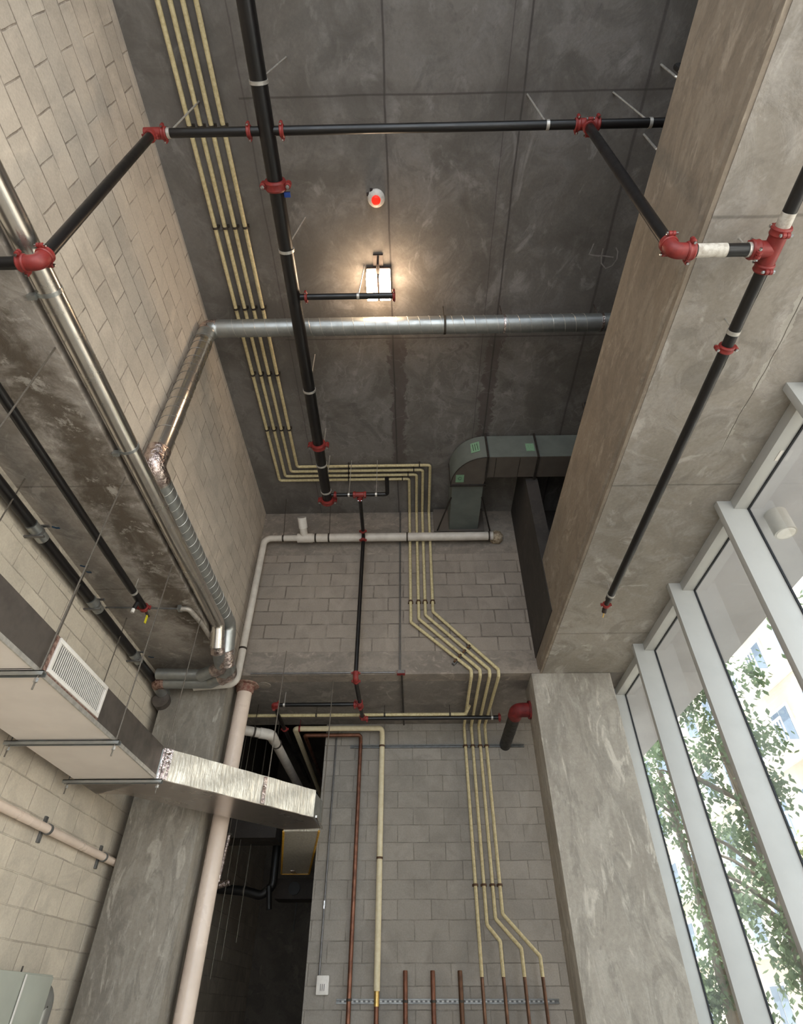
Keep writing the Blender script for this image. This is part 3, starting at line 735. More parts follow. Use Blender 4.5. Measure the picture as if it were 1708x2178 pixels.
# short branch by the lamp
a = at(640, 632, Z=ZB); b = at(838, 633, Z=ZB)
T = thing('sprinkler_branch', 'short black pipe with red caps passing below the lit lamp', 'pipe', V((a.x, a.y, ZB)))
finish('pipe', tube([V((XM, a.y, ZB)), V((b.x, a.y, ZB))], rB*0.85, 18), 'black_pipe', T)
coupling(T, V((at(651, 632, Z=ZB).x, a.y, ZB)), V((1, 0, 0)), rB*0.9, side=V((0, 1, 0)), wide=0.7)
coupling(T, V((b.x, a.y, ZB)), V((1, 0, 0)), rB*0.9, side=V((0, 1, 0)), wide=0.7, name='end_cap')
hanger(T, V((at(762, 632, Z=ZB).x, a.y, ZB)), V((1, 0, 0)), rB*0.85, top=HC, lean=V((0.03, 0.02, 0)), rodr=0.006)
# branch near the end of the main, with drop to the back beam
t0 = at(765, 1052, Z=ZB); te = at(824, 1050, Z=ZB); YT = t0.y; up = at(826, 1022, Z=ZB)
T = thing('sprinkler_branch', 'short black pipe with red tee beside the end of the sprinkler main', 'pipe', V((t0.x, YT, ZB)))
finish('pipe', tube([V((XM, YT, ZB)), V((te.x, YT, ZB)), V((te.x, up.y, ZB+0.05))], rB*0.8, 16, bend=0.03), 'black_pipe', T)
tee(T, V((t0.x, YT, ZB)), V((1, 0, 0)), V((0, 1, 0)), rB*0.85, 0.07)
coupling(T, V((at(713, 1052, Z=ZB).x, YT, ZB)), V((1, 0, 0)), rB*0.85, side=V((0, 1, 0)), bolts=False)
for px in (742, 800): hanger(T, V((at(px, 1052, Z=ZB).x, YT, ZB)), V((1, 0, 0)), rB*0.8, top=HC, rodr=0.004)
YV = 6.45; vt = at(774, 1120, Y=YV); vb = at(757, 1432, Y=YV); xv = (vt.x+vb.x)/2; ZU = 4.60
ex = at(775, 1528, Z=ZU)
T = thing('sprinkler_drop', 'thin black vertical pipe in front of the upper back wall, red couplings at both ends', 'pipe', V((xv, YV, ZU)))
finish('pipe', tube([V((t0.x, YT+0.06, ZB)), V((xv, YV, ZB-0.0)), V((xv, YV, ZU)), V((xv, ex.y, ZU))], rB*0.78, 16, bend=0.03), 'black_pipe', T)
coupling(T, V((xv, YV-0.02, ZB-0.10)), V((0, 0, 1)), rB*0.8, side=V((1, 0, 0)), bolts=False); coupling(T, V((xv, YV-0.10, ZB)), V((0, 1, 0)), rB*0.8, side=V((1, 0, 0)), bolts=False)
elbow(T, V((xv, YV, ZU)), V((0, 0, 1)), V((0, 1, 0)), rB*0.8, 0.07, bolts=False)
yt2 = at(765, 1498, Z=ZU).y
tee(T, V((xv, yt2, ZU)), V((0, 1, 0)), V((-1, 0, 0)), rB*0.85, 0.065, bolts=False)
elbow(T, V((xv, ex.y, ZU)), V((0, -1, 0)), V((1, 0, 0)), rB*0.8, 0.06, bolts=False)
xr_ = at(1062, 1527, Z=ZU).x
T = thing('sprinkler_branch', 'black level pipe under the back beam, ending by the big red elbow', 'pipe', V((0.3, ex.y, ZU)))
finish('pipe', tube([V((xv+0.05, ex.y, ZU)), V((xr_, ex.y, ZU))], rB*0.8, 16), 'black_pipe', T)
coupling(T, V((xr_, ex.y, ZU)), V((1, 0, 0)), rB*0.85, side=V((0, 0, 1)), bolts=False, name='end_cap')
hanger(T, V((xr_-0.1, ex.y, ZU)), V((1, 0, 0)), rB*0.8, top=HS)
xl_ = at(582, 1500, Z=ZU).x
T = thing('sprinkler_branch', 'black level pipe under the back beam, turning into the dark corridor', 'pipe', V((-1.2, yt2, ZU)))
finish('pipe', tube([V((xv-0.05, yt2, ZU)), V((xl_, yt2, ZU)), V((xl_, 10.5, ZU))], rB*0.75, 16, bend=0.03), 'black_pipe', T)
elbow(T, V((xl_, yt2, ZU)), V((1, 0, 0)), V((0, 1, 0)), rB*0.8, 0.06, bolts=False)
yc = at(600, 1551, Z=ZU).y; coupling(T, V((xl_, yc, ZU)), V((0, 1, 0)), rB*0.8, side=V((1, 0, 0)), bolts=False)
hanger(T, V((at(605, 1500, Z=ZU).x, yt2, ZU)), V((1, 0, 0)), rB*0.75, top=HS, rodr=0.004)

# big red elbow by the right column
T = thing('fire_riser', 'large red pipe elbow with black pipe into the wall beside the right column', 'pipe', V((1.36, 7.2, 4.46)))
rr = 0.078; ZR = 4.46
pe = at(1104, 1503, Z=ZR); pe.x = 1.30; YR = 7.10
finish('pipe', tube([V((1.31, YR+0.10, ZR)), V((1.31, D2+0.02, ZR))], rr, 24), 'dark_duct', T)
finish('elbow', tube([V((1.31, YR+0.16, ZR)), V((1.31, YR-0.02, ZR)), V((1.48, YR-0.02, ZR))], rr*1.12, 24, bend=0.13), 'red_dull', T)
finish('flange', tube([V((1.455, YR-0.02, ZR)), V((1.48, YR-0.02, ZR))], rr*1.42, 24), 'red_dull', T)
finish('joint_ring', tube([V((1.31, YR+0.7, ZR)), V((1.31, YR+0.72, ZR))], rr*1.04, 24), 'black_pipe', T)

# ------------------------------------------------------------------ round ducts
def seams(parent, a, b, r, step=0.11, mat='band', name='seam'):
    """standing spiral seams wound around the duct, one mesh"""
    bm = bmesh.new(); d = (b-a); L = d.length; d.normalize(); u, w = frame_of(d); N = int(L/step); pts = []
    K = 20
    for i in range(N*K+1):
        t = i/K; s = t*step
        if s > L: break
        an = 2*math.pi*t; pts.append(a+d*s+(u*math.cos(an)+w*math.sin(an))*(r+0.0015))
    add_tube(bm, pts, 0.0020, 4, cap=True); return finish(name, bm, mat, parent)
YS = 3.28; ZSP = 7.06; XSP = -2.105; rS = 0.092; ZSL = 4.98
T = thing('spiral_duct', 'long galvanised spiral duct crossing below the slab, dropping down the left wall', 'duct', V((XSP, YS, ZSL)))
e2 = at(490, 1338, Z=ZSL); YE = e2.y-0.1
P3 = [V((2.9, YS, ZSP)), V((XSP, YS, ZSP)), V((XSP, YS, ZSL)), V((XSP, YE, ZSL)), V((XSP+0.02, YE+0.1, HS-0.14))]
finish('duct', tube(P3[:2]+[V((XSP, YS, ZSP-0.3))], rS, 28, bend=0.12), 'galv', T)
finish('riser', tube([V((XSP, YS, ZSP-0.25)), V((XSP, YS, ZSL)), V((XSP, YS+0.2, ZSL))], rS, 28, bend=0.14), 'galv_bright', T)
finish('lower_run', tube([V((XSP, YS+0.18, ZSL)), V((XSP, YE, ZSL)), V((XSP+0.0, YE+0.12, HS-0.10))], rS, 28, bend=0.12), 'galv', T)
seams(T, V((1.9, YS, ZSP)), V((XSP+0.2, YS, ZSP)), rS, 0.115)
seams(T, V((XSP, YS, ZSP-0.2)), V((XSP, YS, ZSL+0.2)), rS, 0.13, mat='conduit')
seams(T, V((XSP, YS+0.25, ZSL)), V((XSP, YE-0.1, ZSL)), rS, 0.10)
finish('foil_joint', tube([V((XSP+0.10, YS, ZSP)), V((XSP, YS, ZSP)), V((XSP, YS, ZSP-0.10))], rS*1.03, 24, bend=0.11), 'foil', T, label='crumpled foil tape round the upper elbow')
finish('foil_joint', tube([V((XSP, YS-0.0, ZSL+0.20)), V((XSP, YS, ZSL)), V((XSP, YS+0.16, ZSL))], rS*1.05, 24, bend=0.15), 'foil', T, label='crumpled foil tape round the lower elbow')
for px in (945, 1070, 1277):
    c = V((at(px, 682, Y=YS).x, YS, ZSP)); bm = tube([c-V((0.012, 0, 0)), c+V((0.012, 0, 0))], rS*1.05, 24)
    b2 = bmesh.new(); add_tube(b2, [c+V((0, 0, rS)), V((c.x, c.y, HC))], 0.005, 6); merge(bm, b2); finish('duct_strap', bm, 'dark_strap' if px == 945 else 'foil', T)
# smooth round duct on the wall foot
rD = 0.075; XD = XL+rD+0.02; ZD = 4.84; ee = at(468, 1372, X=XD)
T = thing('round_duct', 'smooth shiny round duct along the foot of the painted block wall', 'duct', V((XD, 3, ZD)))
finish('duct', tube([V((XD, -3.5, ZD)), V((XD, 5.55, ZD)), V((XD, 5.68, HS-0.16))], rD, 28, bend=0.1), 'galv_bright', T)
for row, x_ in ((628, 96), (925, 285)):
    y_ = at(x_, row, X=XD).y; c = V((XD, y_, ZD))
    bm = tube([c-V((0, 0.012, 0)), c+V((0, 0.012, 0))], rD*1.04, 24); b2 = bmesh.new(); add_box(b2, XL, XD-rD*0.6, y_-0.015, y_+0.015, ZD-0.09, ZD-0.05); merge(bm, b2)
    finish('duct_strap', bm, 'galv', T)
# both continue below the beam and turn left: spiral lower leg & smooth lower leg
a = V((XSP+0.0, YE+0.1, HS-0.12)); q = at(478, 1420, Z=HS-0.2)
T = thing('duct_offset', 'short foil-taped duct leg dropping below the beam beside the white pipe', 'duct', V((q.x, q.y, 4.4)))
xq = XL2+0.12; YQ = 6.42
finish('duct', tube([a+V((0, 0, 0.05)), V((XSP-0.02, YQ-0.15, 4.60)), V((XSP-0.28, YQ, 4.56))], rS*0.85, 24, bend=0.12), 'galv', T)
finish('foil_joint', tube([a+V((0, -0.02, 0.06)), a+V((0, 0.13, -0.06))], rS*1.0, 20), 'foil', T)
finish('foil_joint', tube([V((XSP-0.02, YQ-0.22, 4.63)), V((XSP-0.02, YQ-0.13, 4.60)), V((XSP-0.14, YQ-0.07, 4.57))], rS*0.92, 20, bend=0.05), 'foil', T)
T = thing('duct_offset', 'short duct leg dropping from the smooth round duct, left of its twin', 'duct', V((XD, 5.8, 4.5)))
finish('duct', tube([V((XD, 5.66, HS-0.11)), V((XD-0.06, 6.12, 4.60)), V((XD-0.34, 6.28, 4.57))], rD*0.95, 24, bend=0.12), 'galv', T)
finish('foil_joint', tube([V((XD, 5.62, HS-0.06)), V((XD-0.015, 5.78, HS-0.16))], rD*1.06, 20), 'foil', T)
finish('foil_joint', tube([V((XD-0.05, 6.06, 4.615)), V((XD-0.06, 6.12, 4.60)), V((XD-0.16, 6.18, 4.58))], rD*1.04, 20, bend=0.04), 'foil', T)
# the two level ducts running left in front of the left column head
T = thing('level_duct', 'level galvanised duct running left under the soffit above the left column', 'duct', V((-2.7, 6.42, 4.56)))
finish('duct', tube([V((XSP-0.26, YQ, 4.56)), V((xq, YQ, 4.56)), V((xq, YQ+0.55, 4.50))], rS*0.82, 24, bend=0.1), 'galv', T)
finish('end_tape', tube([V((xq+0.10, YQ, 4.56)), V((xq+0.02, YQ, 4.56)), V((xq, YQ+0.06, 4.56))], rS*0.87, 24, bend=0.05), 'brown_tape', T)
T = thing('level_duct', 'second level duct behind the foil-taped one under the soffit', 'duct', V((-2.7, 6.25, 4.62)))
finish('duct', tube([V((XD-0.32, 6.28, 4.585)), V((XL2+0.16, 6.28, 4.60))], rD*0.85, 24), 'galv', T)
T = thing('flexible_duct', 'grey duct bend in the dark gap between low wall and left column', 'duct', V((XL2+0.1, 7.2, 4.3)))
finish('duct', tube([V((XL2+0.13, 6.62, 4.44)), V((XL2+0.13, 7.25, 4.40)), V((XL2+0.13, 8.2, 4.30))], 0.10, 20), 'galv_side', T)

# ------------------------------------------------------------------ black service pipe on the low left wall
XK = XL2+0.085
T = thing('insulated_line', 'thick black wrapped line clamped along the top of the cream block wall', 'pipe', V((XK, 3, 4.5)))
ks = [(0, 1040), (100, 1160), (200, 1290), (305, 1405)]; kp = [at(x, y, X=XK) for x, y in ks]; ZK = sum(p.z for p in kp)/4
segs = [((0, 1000), (66, 1114)), ((92, 1150), (165, 1240)), ((198, 1285), (280, 1382)), ((300, 1402), (318, 1420))]
ya = -3.5
spl = [at(78, 1132, X=XK).y, at(200, 1288, X=XK).y, at(290, 1392, X=XK).y]
finish('carrier', tube([V((XK, -3.5, ZK)), V((XK, 6.4, ZK))], 0.036, 18), 'rod_dark', T)
edges = [-3.5]
for s in spl: edges += [s-0.11, s+0.11]
edges += [6.35]
for i in range(0, len(edges), 2): finish('black_sleeve', tube([V((XK, edges[i], ZK)), V((XK, edges[i+1], ZK))], 0.046, 20), 'black_pipe', T)
for s in spl:
    o = finish('galvanised_sleeve', tube([V((XK, s-0.10, ZK)), V((XK, s+0.10, ZK))], 0.05, 20), 'galv', T)
    bm = bmesh.new(); add_box(bm, XL2, XK+0.08, s-0.012, s+0.012, ZK-0.06, ZK-0.045); add_box(bm, XL2, XK+0.08, s-0.012, s+0.012, ZK+0.05, ZK+0.062); add_lathe(bm, V((XK, s, ZK)), V((0, 1, 0)), [(-0.014, 0.05), (-0.014, 0.056), (0.014, 0.056), (0.014, 0.05)], 20)
    finish('bracket', bm, 'conduit', T)

# cream pipe low on the left wall with two clamps
XP = XL2+0.06; zz = 2.80
pe = at(238, 1832, X=XP)
T = thing('plastic_pipe', 'cream plastic pipe held by two clamps low on the left block wall', 'pipe', V((XP, 5, pe.z)))
finish('pipe', tube([V((XP, 0.5, pe.z)), V((XP, 7.6, pe.z))], 0.034, 20), 'pvc_pink', T)
for x_, y_ in ((105, 1757), (222, 1817)):
    yy = at(x_, y_, X=XP).y; bm = bmesh.new(); add_box(bm, XL2, XL2+0.02, yy-0.02, yy+0.02, pe.z-0.10, pe.z+0.10, bevel=0.003)
    add_lathe(bm, V((XP, yy, pe.z)), V((0, 1, 0)), [(-0.014, 0.034), (-0.014, 0.042), (0.014, 0.042), (0.014, 0.034)], 20); finish('clamp', bm, 'strut', T)

# ------------------------------------------------------------------ white plastic pipes
YW = 6.56; za = at(600, 1145, Y=YW).z; xe = at(1048, 1138, Y=YW).x; xc_ = XL+0.10
q = at(493, 1437, Z=4.58)
T = thing('plastic_pipe', 'white drain pipe level across the upper back wall and down its left corner', 'pipe', V((-1, YW, za)))
xs = at(648, 1142, Y=YW).x
finish('pipe', tube([V((xs, YW, za)), V((xc_, YW, za)), V((xc_, YW, 4.60)), V((xc_-0.5, YW, 4.56))], 0.045, 20, bend=0.10), 'pvc', T)
finish('wide_pipe', tube([V((xs-0.02, YW, za)), V((xe, YW, za))], 0.062, 22), 'pvc', T)
bm = bmesh.new(); add_tube(bm, [V((xs-0.10, YW, za)), V((xs+0.12, YW, za))], 0.069, 22)
wt = at(642, 1100, Y=6.30); add_tube(bm, [V((xs, YW, za)), V((wt.x+0.0, 6.30, wt.z))], 0.055, 20)
finish('wye_fitting', bm, 'pvc', T)
d = (V((wt.x, 6.30, wt.z))-V((xs, YW, za))).normalized(); cc = V((wt.x, 6.30, wt.z))
finish('cleanout_cap', tube([cc-d*0.16, cc], 0.064, 20), 'white_metal', T)
for px, w_ in ((603, 0.045), (672, 0.062), (700, 0.062), (866, 0.062), (1040, 0.062)):
    c = V((at(px, 1142, Y=YW).x, YW, za)); hanger(T, c, V((1, 0, 0)), w_, top=HC if px in (603, 700) else None, mat='dark_strap', rodr=0.005, lean=V((0.0, -0.2, 0)))
zz = at(503, 1380, Y=YW).z; hanger(T, V((xc_, YW, zz)), V((0, 0, 1)), 0.045, mat='dark_strap')
bm = bmesh.new(); bmesh.ops.create_icosphere(bm, subdivisions=3, radius=0.10, matrix=Matrix.Translation(V((xe+0.06, D1-0.06, za+0.04))))
for v in bm.verts:
    n_ = math.sin(v.co.x*61)*math.sin(v.co.y*57)*math.sin(v.co.z*63); c_ = V((xe+0.06, D1-0.06, za+0.04)); v.co = c_+(v.co-c_)*(1+0.16*n_)
o = finish('foam_plug', bm, 'foam', T, label='brown and cream foam blob')
# big cream soil pipe by the left column
a = at(525, 1470, Z=4.72); XQ, YQ2 = a.x, 6.98; XQ = (at(385, 2178, Y=6.98).x+at(522, 1480, Y=6.98).x)/2
T = thing('soil_pipe', 'big cream vertical plastic pipe standing beside the left column', 'pipe', V((XQ, YQ2, 0)))
finish('pipe', tube([V((XQ, YQ2, 0.0)), V((XQ, YQ2, HS))], 0.092, 32), 'pvc_pink', T)
bm = bmesh.new(); add_lathe(bm, V((XQ, YQ2, HS)), V((0, 0, -1)), [(0.0, 0.17), (0.012, 0.16), (0.02, 0.115), (0.10, 0.105), (0.11, 0.092)], 28)
finish('firestop_collar', bm, 'firestop', T, label='red brown fire stop collar at the soffit')
bm = bmesh.new(); c = V((XQ, YQ2, at(480, 1700, Y=7).z))
# plugged hole beside it
c = at(562, 1457, Z=HS); o = tag(finish('hole_plug', tube([V((c.x, c.y, HS-0.006)), V((c.x, c.y, HS+0.01))], 0.085, 24), 'column_dark'), 'round grey hole plug in the beam underside beside the big cream pipe', 'hole plug')
# cream pipe that bends into the corridor
T = thing('plastic_pipe', 'fat white pipe bending into the dark corridor under the beam', 'pipe', V((-2, 7.6, 4.4)))
p1, p2, p3 = at(470, 1545, Z=4.40), at(577, 1563, Z=4.40), at(622, 1655, Z=4.40)
finish('pipe', tube([p1, p2, V((p2.x+0.02, 11.5, 4.40))], 0.062, 22, bend=0.10), 'pvc', T)
finish('elbow', tube([p2+(p1-p2).normalized()*0.16, p2, p2+V((0, 0.2, 0))], 0.069, 22, bend=0.11), 'pvc', T)
hanger(T, p2+(p1-p2)*0.35, (p2-p1), 0.063, top=HS, mat='dark_strap'); hanger(T, V((p2.x+0.01, p2.y+0.34, 4.40)), V((0, 1, 0)), 0.063, top=4.95, mat='dark_strap')

# conduits
XC = at(705, 1800, Y=D2-0.02).x; zb_ = at(686, 2085, Y=D2-0.02).z
T = thing('conduit', 'thin grey conduit down to the white box near the wall edge', 'conduit', V((XC, D2-0.02, zb_)))
xc2 = (at(712, 1560, Y=D2-0.02).x+at(684, 2080, Y=D2-0.02).x)/2
finish('tube', tube([V((xc2+0.07, D2-0.02, 4.72)), V((xc2, D2-0.02, 4.60)), V((xc2, D2-0.02, zb_))], 0.012, 10, bend=0.05), 'conduit', T)
finish('connector', tube([V((xc2, D2-0.02, at(693, 1925, Y=D2).z-0.04)), V((xc2, D2-0.02, at(693, 1925, Y=D2).z+0.04))], 0.016, 10), 'bolt', T)
b0 = at(674, 2074, Y=D2-0.05); b1 = at(698, 2117, Y=D2-0.05)
T = thing('outlet_box', 'small white electrical box with slotted cover at the lower wall edge', 'outlet', V((xc2, D2, b1.z)))
finish('body', box(b0.x, b1.x, D2-0.055, D2, b1.z, b0.z, bevel=0.014), 'white_metal', T)
bm = bmesh.new(); cx_, cz_ = (b0.x+b1.x)/2, (b0.z+b1.z)/2-0.02
for s in (-0.02, 0.0, 0.02): add_box(bm, cx_+s-0.003, cx_+s+0.003, D2-0.058, D2-0.052, cz_-0.03, cz_+0.03)
finish('slots', bm, 'slot', T)
xk = at(851, 1250, Y=D1-0.02).x
T = thing('conduit', 'thin grey conduit down the upper back wall to a small red box', 'conduit', V((xk, D1, 4.8)))
finish('tube', tube([V((xk, D1-0.018, HC)), V((xk, D1-0.018, HS+0.04))], 0.012, 10), 'conduit', T)
b0 = at(853, 1437, Y=D1-0.03)
T = thing('red_box', 'small red junction box at the foot of the upper back wall', 'junction box', V((b0.x, D1, HS)))
finish('body', box(b0.x-0.05, b0.x+0.05, D1-0.06, D1, HS-0.02, HS+0.03, bevel=0.004), 'red_dull', T); finish('lid', box(b0.x-0.045, b0.x+0.045, D1-0.066, D1-0.058, HS-0.016, HS+0.026), 'conduit', T)
tag(finish('conduit', tube([V((b0.x+0.01, D1-0.02, HS-0.02)), V((b0.x+0.01, D2-0.03, HS-0.02))], 0.011, 10), 'rod_dark'), 'dark thin conduit crossing the beam underside from the red box', 'conduit')
zf = at(600, 1434, Y=D1-0.01).z
tag(finish('conduit', tube([V((-2.0, D1-0.02, HS+0.015)), V((xk-0.06, D1-0.02, HS+0.015))], 0.010, 8), 'conduit'), 'thin conduit level along the bottom edge of the upper back wall', 'conduit')
# conduit across the stained soffit that bends along the beam edge
Zc = HS-0.03; a = at(225, 1292, Z=Zc); b = at(395, 1295, Z=Zc); c = at(428, 1325, Z=Zc); d = at(458, 1372, Z=Zc)
T = thing('conduit', 'pale conduit across the stained soffit bending along the beam edge', 'conduit', b)
finish('tube', tube([a, b], 0.010, 10), 'conduit', T); finish('sleeve', tube([b-V((0.05, 0, 0)), b+V((0.03, 0, 0)), c, d, d+V((0, 0.25, 0))], 0.026, 12, bend=0.1), 'conduit_pale', T)
finish('clip', box(b.x-0.08, b.x-0.04, b.y-0.03, b.y+0.03, Zc-0.02, HS), 'galv', T)

# ------------------------------------------------------------------ hanging rectangular duct
ZDU, ZDT = 3.15, 3.42; DX0, DX1 = -2.97, -2.25
pA = V((-2.22, 5.32, ZDU)); pB = at(665, 1738, Z=ZDU); pE = at(684, 1761, Z=ZDU)
T = thing('supply_duct', 'large suspended sheet-metal duct running along the left bay toward the column', 'duct', V((-2.6, 2.0, ZDU)))
bm = bmesh.new()
mitre = [V((DX0, -3.9, ZDU)), V((DX1, -3.9, ZDU)), V((DX1, 5.28, ZDU)), V((DX0, 5.75, ZDU))]
add_prism(bm, mitre, (0, 0, ZDT-ZDU)); finish('casing', bm, 'galv_side', T, smooth=False)
# pale bottom skin, one sheet per bay
for (y0, y1) in ((-3.9, 1.98), (2.0, 3.15), (3.17, 4.32), (4.34, 5.28)):
    bm = box(DX0+0.004, DX1-0.002, y0, y1, ZDU-0.003, ZDU); finish('bottom_sheet', bm, 'duct_bottom', T)
# lower edge angle
bm = bmesh.new(); add_box(bm, DX1-0.006, DX1+0.006, -3.9, 5.28, ZDU-0.008, ZDU+0.022); finish('edge_bead', bm, 'band', T)
# grille
g = [at(118, 1373, X=DX1), at(223, 1473, X=DX1), at(203, 1533, X=DX1), at(95, 1437, X=DX1)]
gy0, gy1 = (g[0].y+g[3].y)/2, (g[1].y+g[2].y)/2; gz0, gz1 = ZDU+0.035, ZDT-0.005
G = finish('grille', bmesh.new(), 'white_metal', T) if False else None
bm = bmesh.new(); fr = 0.028
add_box(bm, DX1, DX1+0.014, gy0, gy1, gz1-fr, gz1, bevel=0.003); add_box(bm, DX1, DX1+0.014, gy0, gy1, gz0, gz0+fr, bevel=0.003)
add_box(bm, DX1, DX1+0.014, gy0, gy0+fr, gz0+fr, gz1-fr, bevel=0.003); add_box(bm, DX1, DX1+0.014, gy1-fr, gy1, gz0+fr, gz1-fr, bevel=0.003)
gr = finish('grille', bm, 'white_metal', T)
finish('grille_back', box(DX1, DX1+0.002, gy0+fr, gy1-fr, gz0+fr, gz1-fr), 'slot', gr)
bm = bmesh.new(); n = 30
for i in range(n):
    y_ = gy0+fr+(gy1-gy0-2*fr)*(i+0.5)/n; add_box(bm, DX1+0.002, DX1+0.007, y_-0.0035, y_+0.0035, gz0+fr, gz1-fr)
finish('louvres', bm, 'white_metal', gr)
finish('tape', box(DX1, DX1+0.003, gy0-0.012, gy1+0.02, ZDU+0.004, gz0+0.002), 'brown_tape', T, label='brown foil tape strip under the grille')
finish('tape', box(DX1, DX1+0.003, gy0-0.035, gy0-0.002, ZDU+0.004, gz1), 'brown_tape', T, label='brown foil tape at the grille end')
# 45 degree offset leg wrapped in foil, then the mouth that points into the corridor
T = thing('foil_duct', 'diagonal duct leg wrapped in bright silver foil crossing in front of the left column', 'duct', V((-1.6, 6.0, ZDU)))
pD = at(372, 1722, Z=ZDU); pC = at(600, 1766, Z=ZDU)
A_, B_, E_, = V((DX1, 5.28, ZDU)), V((pB.x, pB.y, ZDU)), V((pE.x, pE.y, ZDU))
dirn = (B_-A_).normalized(); perp = V((-dirn.y, dirn.x, 0)); wd_ = 0.66
s_ = A_+dirn*0.06
F0 = s_+perp*wd_; F1 = V((E_.x-0.42, E_.y+0.06, ZDU))
bm = bmesh.new(); poly = [A_, B_, E_, F1, F0, V((DX0, 5.75, ZDU))]
add_prism(bm, poly, (0, 0, ZDT-ZDU-0.02)); finish('casing', bm, 'galv', T, smooth=False)
bm = bmesh.new(); nrm = -perp*0.012
add_prism(bm, [s_+nrm*0.1+V((0, 0, 0.0)), B_+nrm*0.1, B_+nrm*0.1+V((0, 0, ZDT-ZDU-0.01)), s_+nrm*0.1+V((0, 0, ZDT-ZDU-0.01))], nrm)
# lightly crumple the wrap
bmesh.ops.subdivide_edges(bm, edges=[e for e in bm.edges if e.calc_length() > 0.1], cuts=24, use_grid_fill=True)
for v in bm.verts:
    k_ = (v.co-s_).dot(dirn); v.co += -perp*(0.004*math.sin(k_*70)+0.003*math.sin(k_*171+v.co.z*20))
finish('foil_wrap', bm, 'foil_wrap', T)
finish('seam_tape', prism([s_-dirn*0.05-perp*0.002, s_+dirn*0.03-perp*0.016, s_+dirn*0.03-perp*0.016+V((0, 0, 0.26)), s_-dirn*0.05-perp*0.002+V((0, 0, 0.26))], dirn*0.006-perp*0.004), 'foil', T)
mid = A_.lerp(B_, 0.62)
finish('seam_tape', prism([mid-perp*0.018, mid+dirn*0.04-perp*0.018, mid+dirn*0.04-perp*0.018+V((0, 0, 0.25)), mid-perp*0.018+V((0, 0, 0.25))], -perp*0.006), 'foil', T)
finish('bottom_sheet', prism([p+V((0, 0, -0.003)) for p in (A_+dirn*0.02, B_-dirn*0.01, E_-V((0.01, 0, 0)), F1, F0, V((DX0+0.02, 5.74, ZDU)))], (0, 0, 0.003)), 'galv_smooth', T, smooth=False)
bm = bmesh.new()
add_box(bm, E_.x-0.006, E_.x+0.012, B_.y-0.02, E_.y+0.02, ZDU-0.01, ZDU+0.012); finish('edge_bead', bm, 'galv_bright', T)
# insulated duct continuing in the corridor, edged with yellow tape
t1, t2 = at(598, 1862, Z=3.12), at(657, 1862, Z=3.12)
T = thing('corridor_duct', 'silver duct edged with yellow tape inside the corridor opening', 'duct', V(((t1.x+t2.x)/2, 9, 3.12)))
cxm = -1.50; hw = 0.19
x0_, x1_ = E_.x-0.44, E_.x-0.04
pl = [V((x0_, E_.y+0.1, 3.14)), V((x1_, E_.y+0.1, 3.14)), V((t2.x, t2.y, 3.14)), V((t1.x, t1.y, 3.14))]
finish('casing', prism([p+V((0, 0, 0.0)) for p in pl], (0, 0, 0.26)), 'foil_wrap', T, smooth=False)
bm = bmesh.new(); add_tube(bm, [pl[1], pl[2], pl[3], pl[0]], 0.013, 6); finish('yellow_tape', bm, 'yellow_tape', T)
finish('tape_strip', box((t1.x+t2.x)/2-0.03, (t1.x+t2.x)/2+0.03, t1.y-0.25, t1.y+0.0, 3.134, 3.139), 'foil', T)

# threaded hanging rods and trapeze channels
rods = [('near', 3.185), ('middle', 4.345), ('far', 5.30)]
for nm, yy in [('first', 2.02)]+rods:
    T = thing('trapeze_hanger', 'steel channel on two threaded rods under the suspended duct, %s one seen' % {'first': 'leftmost', 'near': 'one just before the grille,', 'middle': 'one just beyond the grille,', 'far': 'the farthest'}[nm], 'hanger', V((-2.6, yy, ZDU-0.05)))
    T['label'] = {'first': 'trapeze hanger at the left picture edge, channel and rods below the stained soffit', 'near': 'trapeze hanger holding the big duct right before its white grille', 'middle': 'trapeze hanger holding the big duct just past its white grille', 'far': 'trapeze hanger holding the big duct where the foil leg begins'}[nm]
    T['group'] = 'trapeze hangers under the supply duct'
    bm = bmesh.new(); add_box(bm, DX0-0.09, DX1+0.06, yy-0.022, yy+0.022, ZDU-0.014, ZDU-0.008); add_box(bm, DX0-0.09, DX1+0.06, yy-0.022, yy-0.016, ZDU-0.036, ZDU-0.008); add_box(bm, DX0-0.09, DX1+0.06, yy+0.016, yy+0.022, ZDU-0.036, ZDU-0.008)
    finish('channel', bm, 'galv', T)
    for x_ in (DX1+0.025, DX0-0.05):
        finish('threaded_rod', tube([V((x_, yy, ZDU-0.12)), V((x_, yy, HS))], 0.0055, 8), 'rod', T)
        finish('nut', tube([V((x_, yy, ZDU-0.075)), V((x_, yy, ZDU-0.05))], 0.014, 6), 'bolt', T)
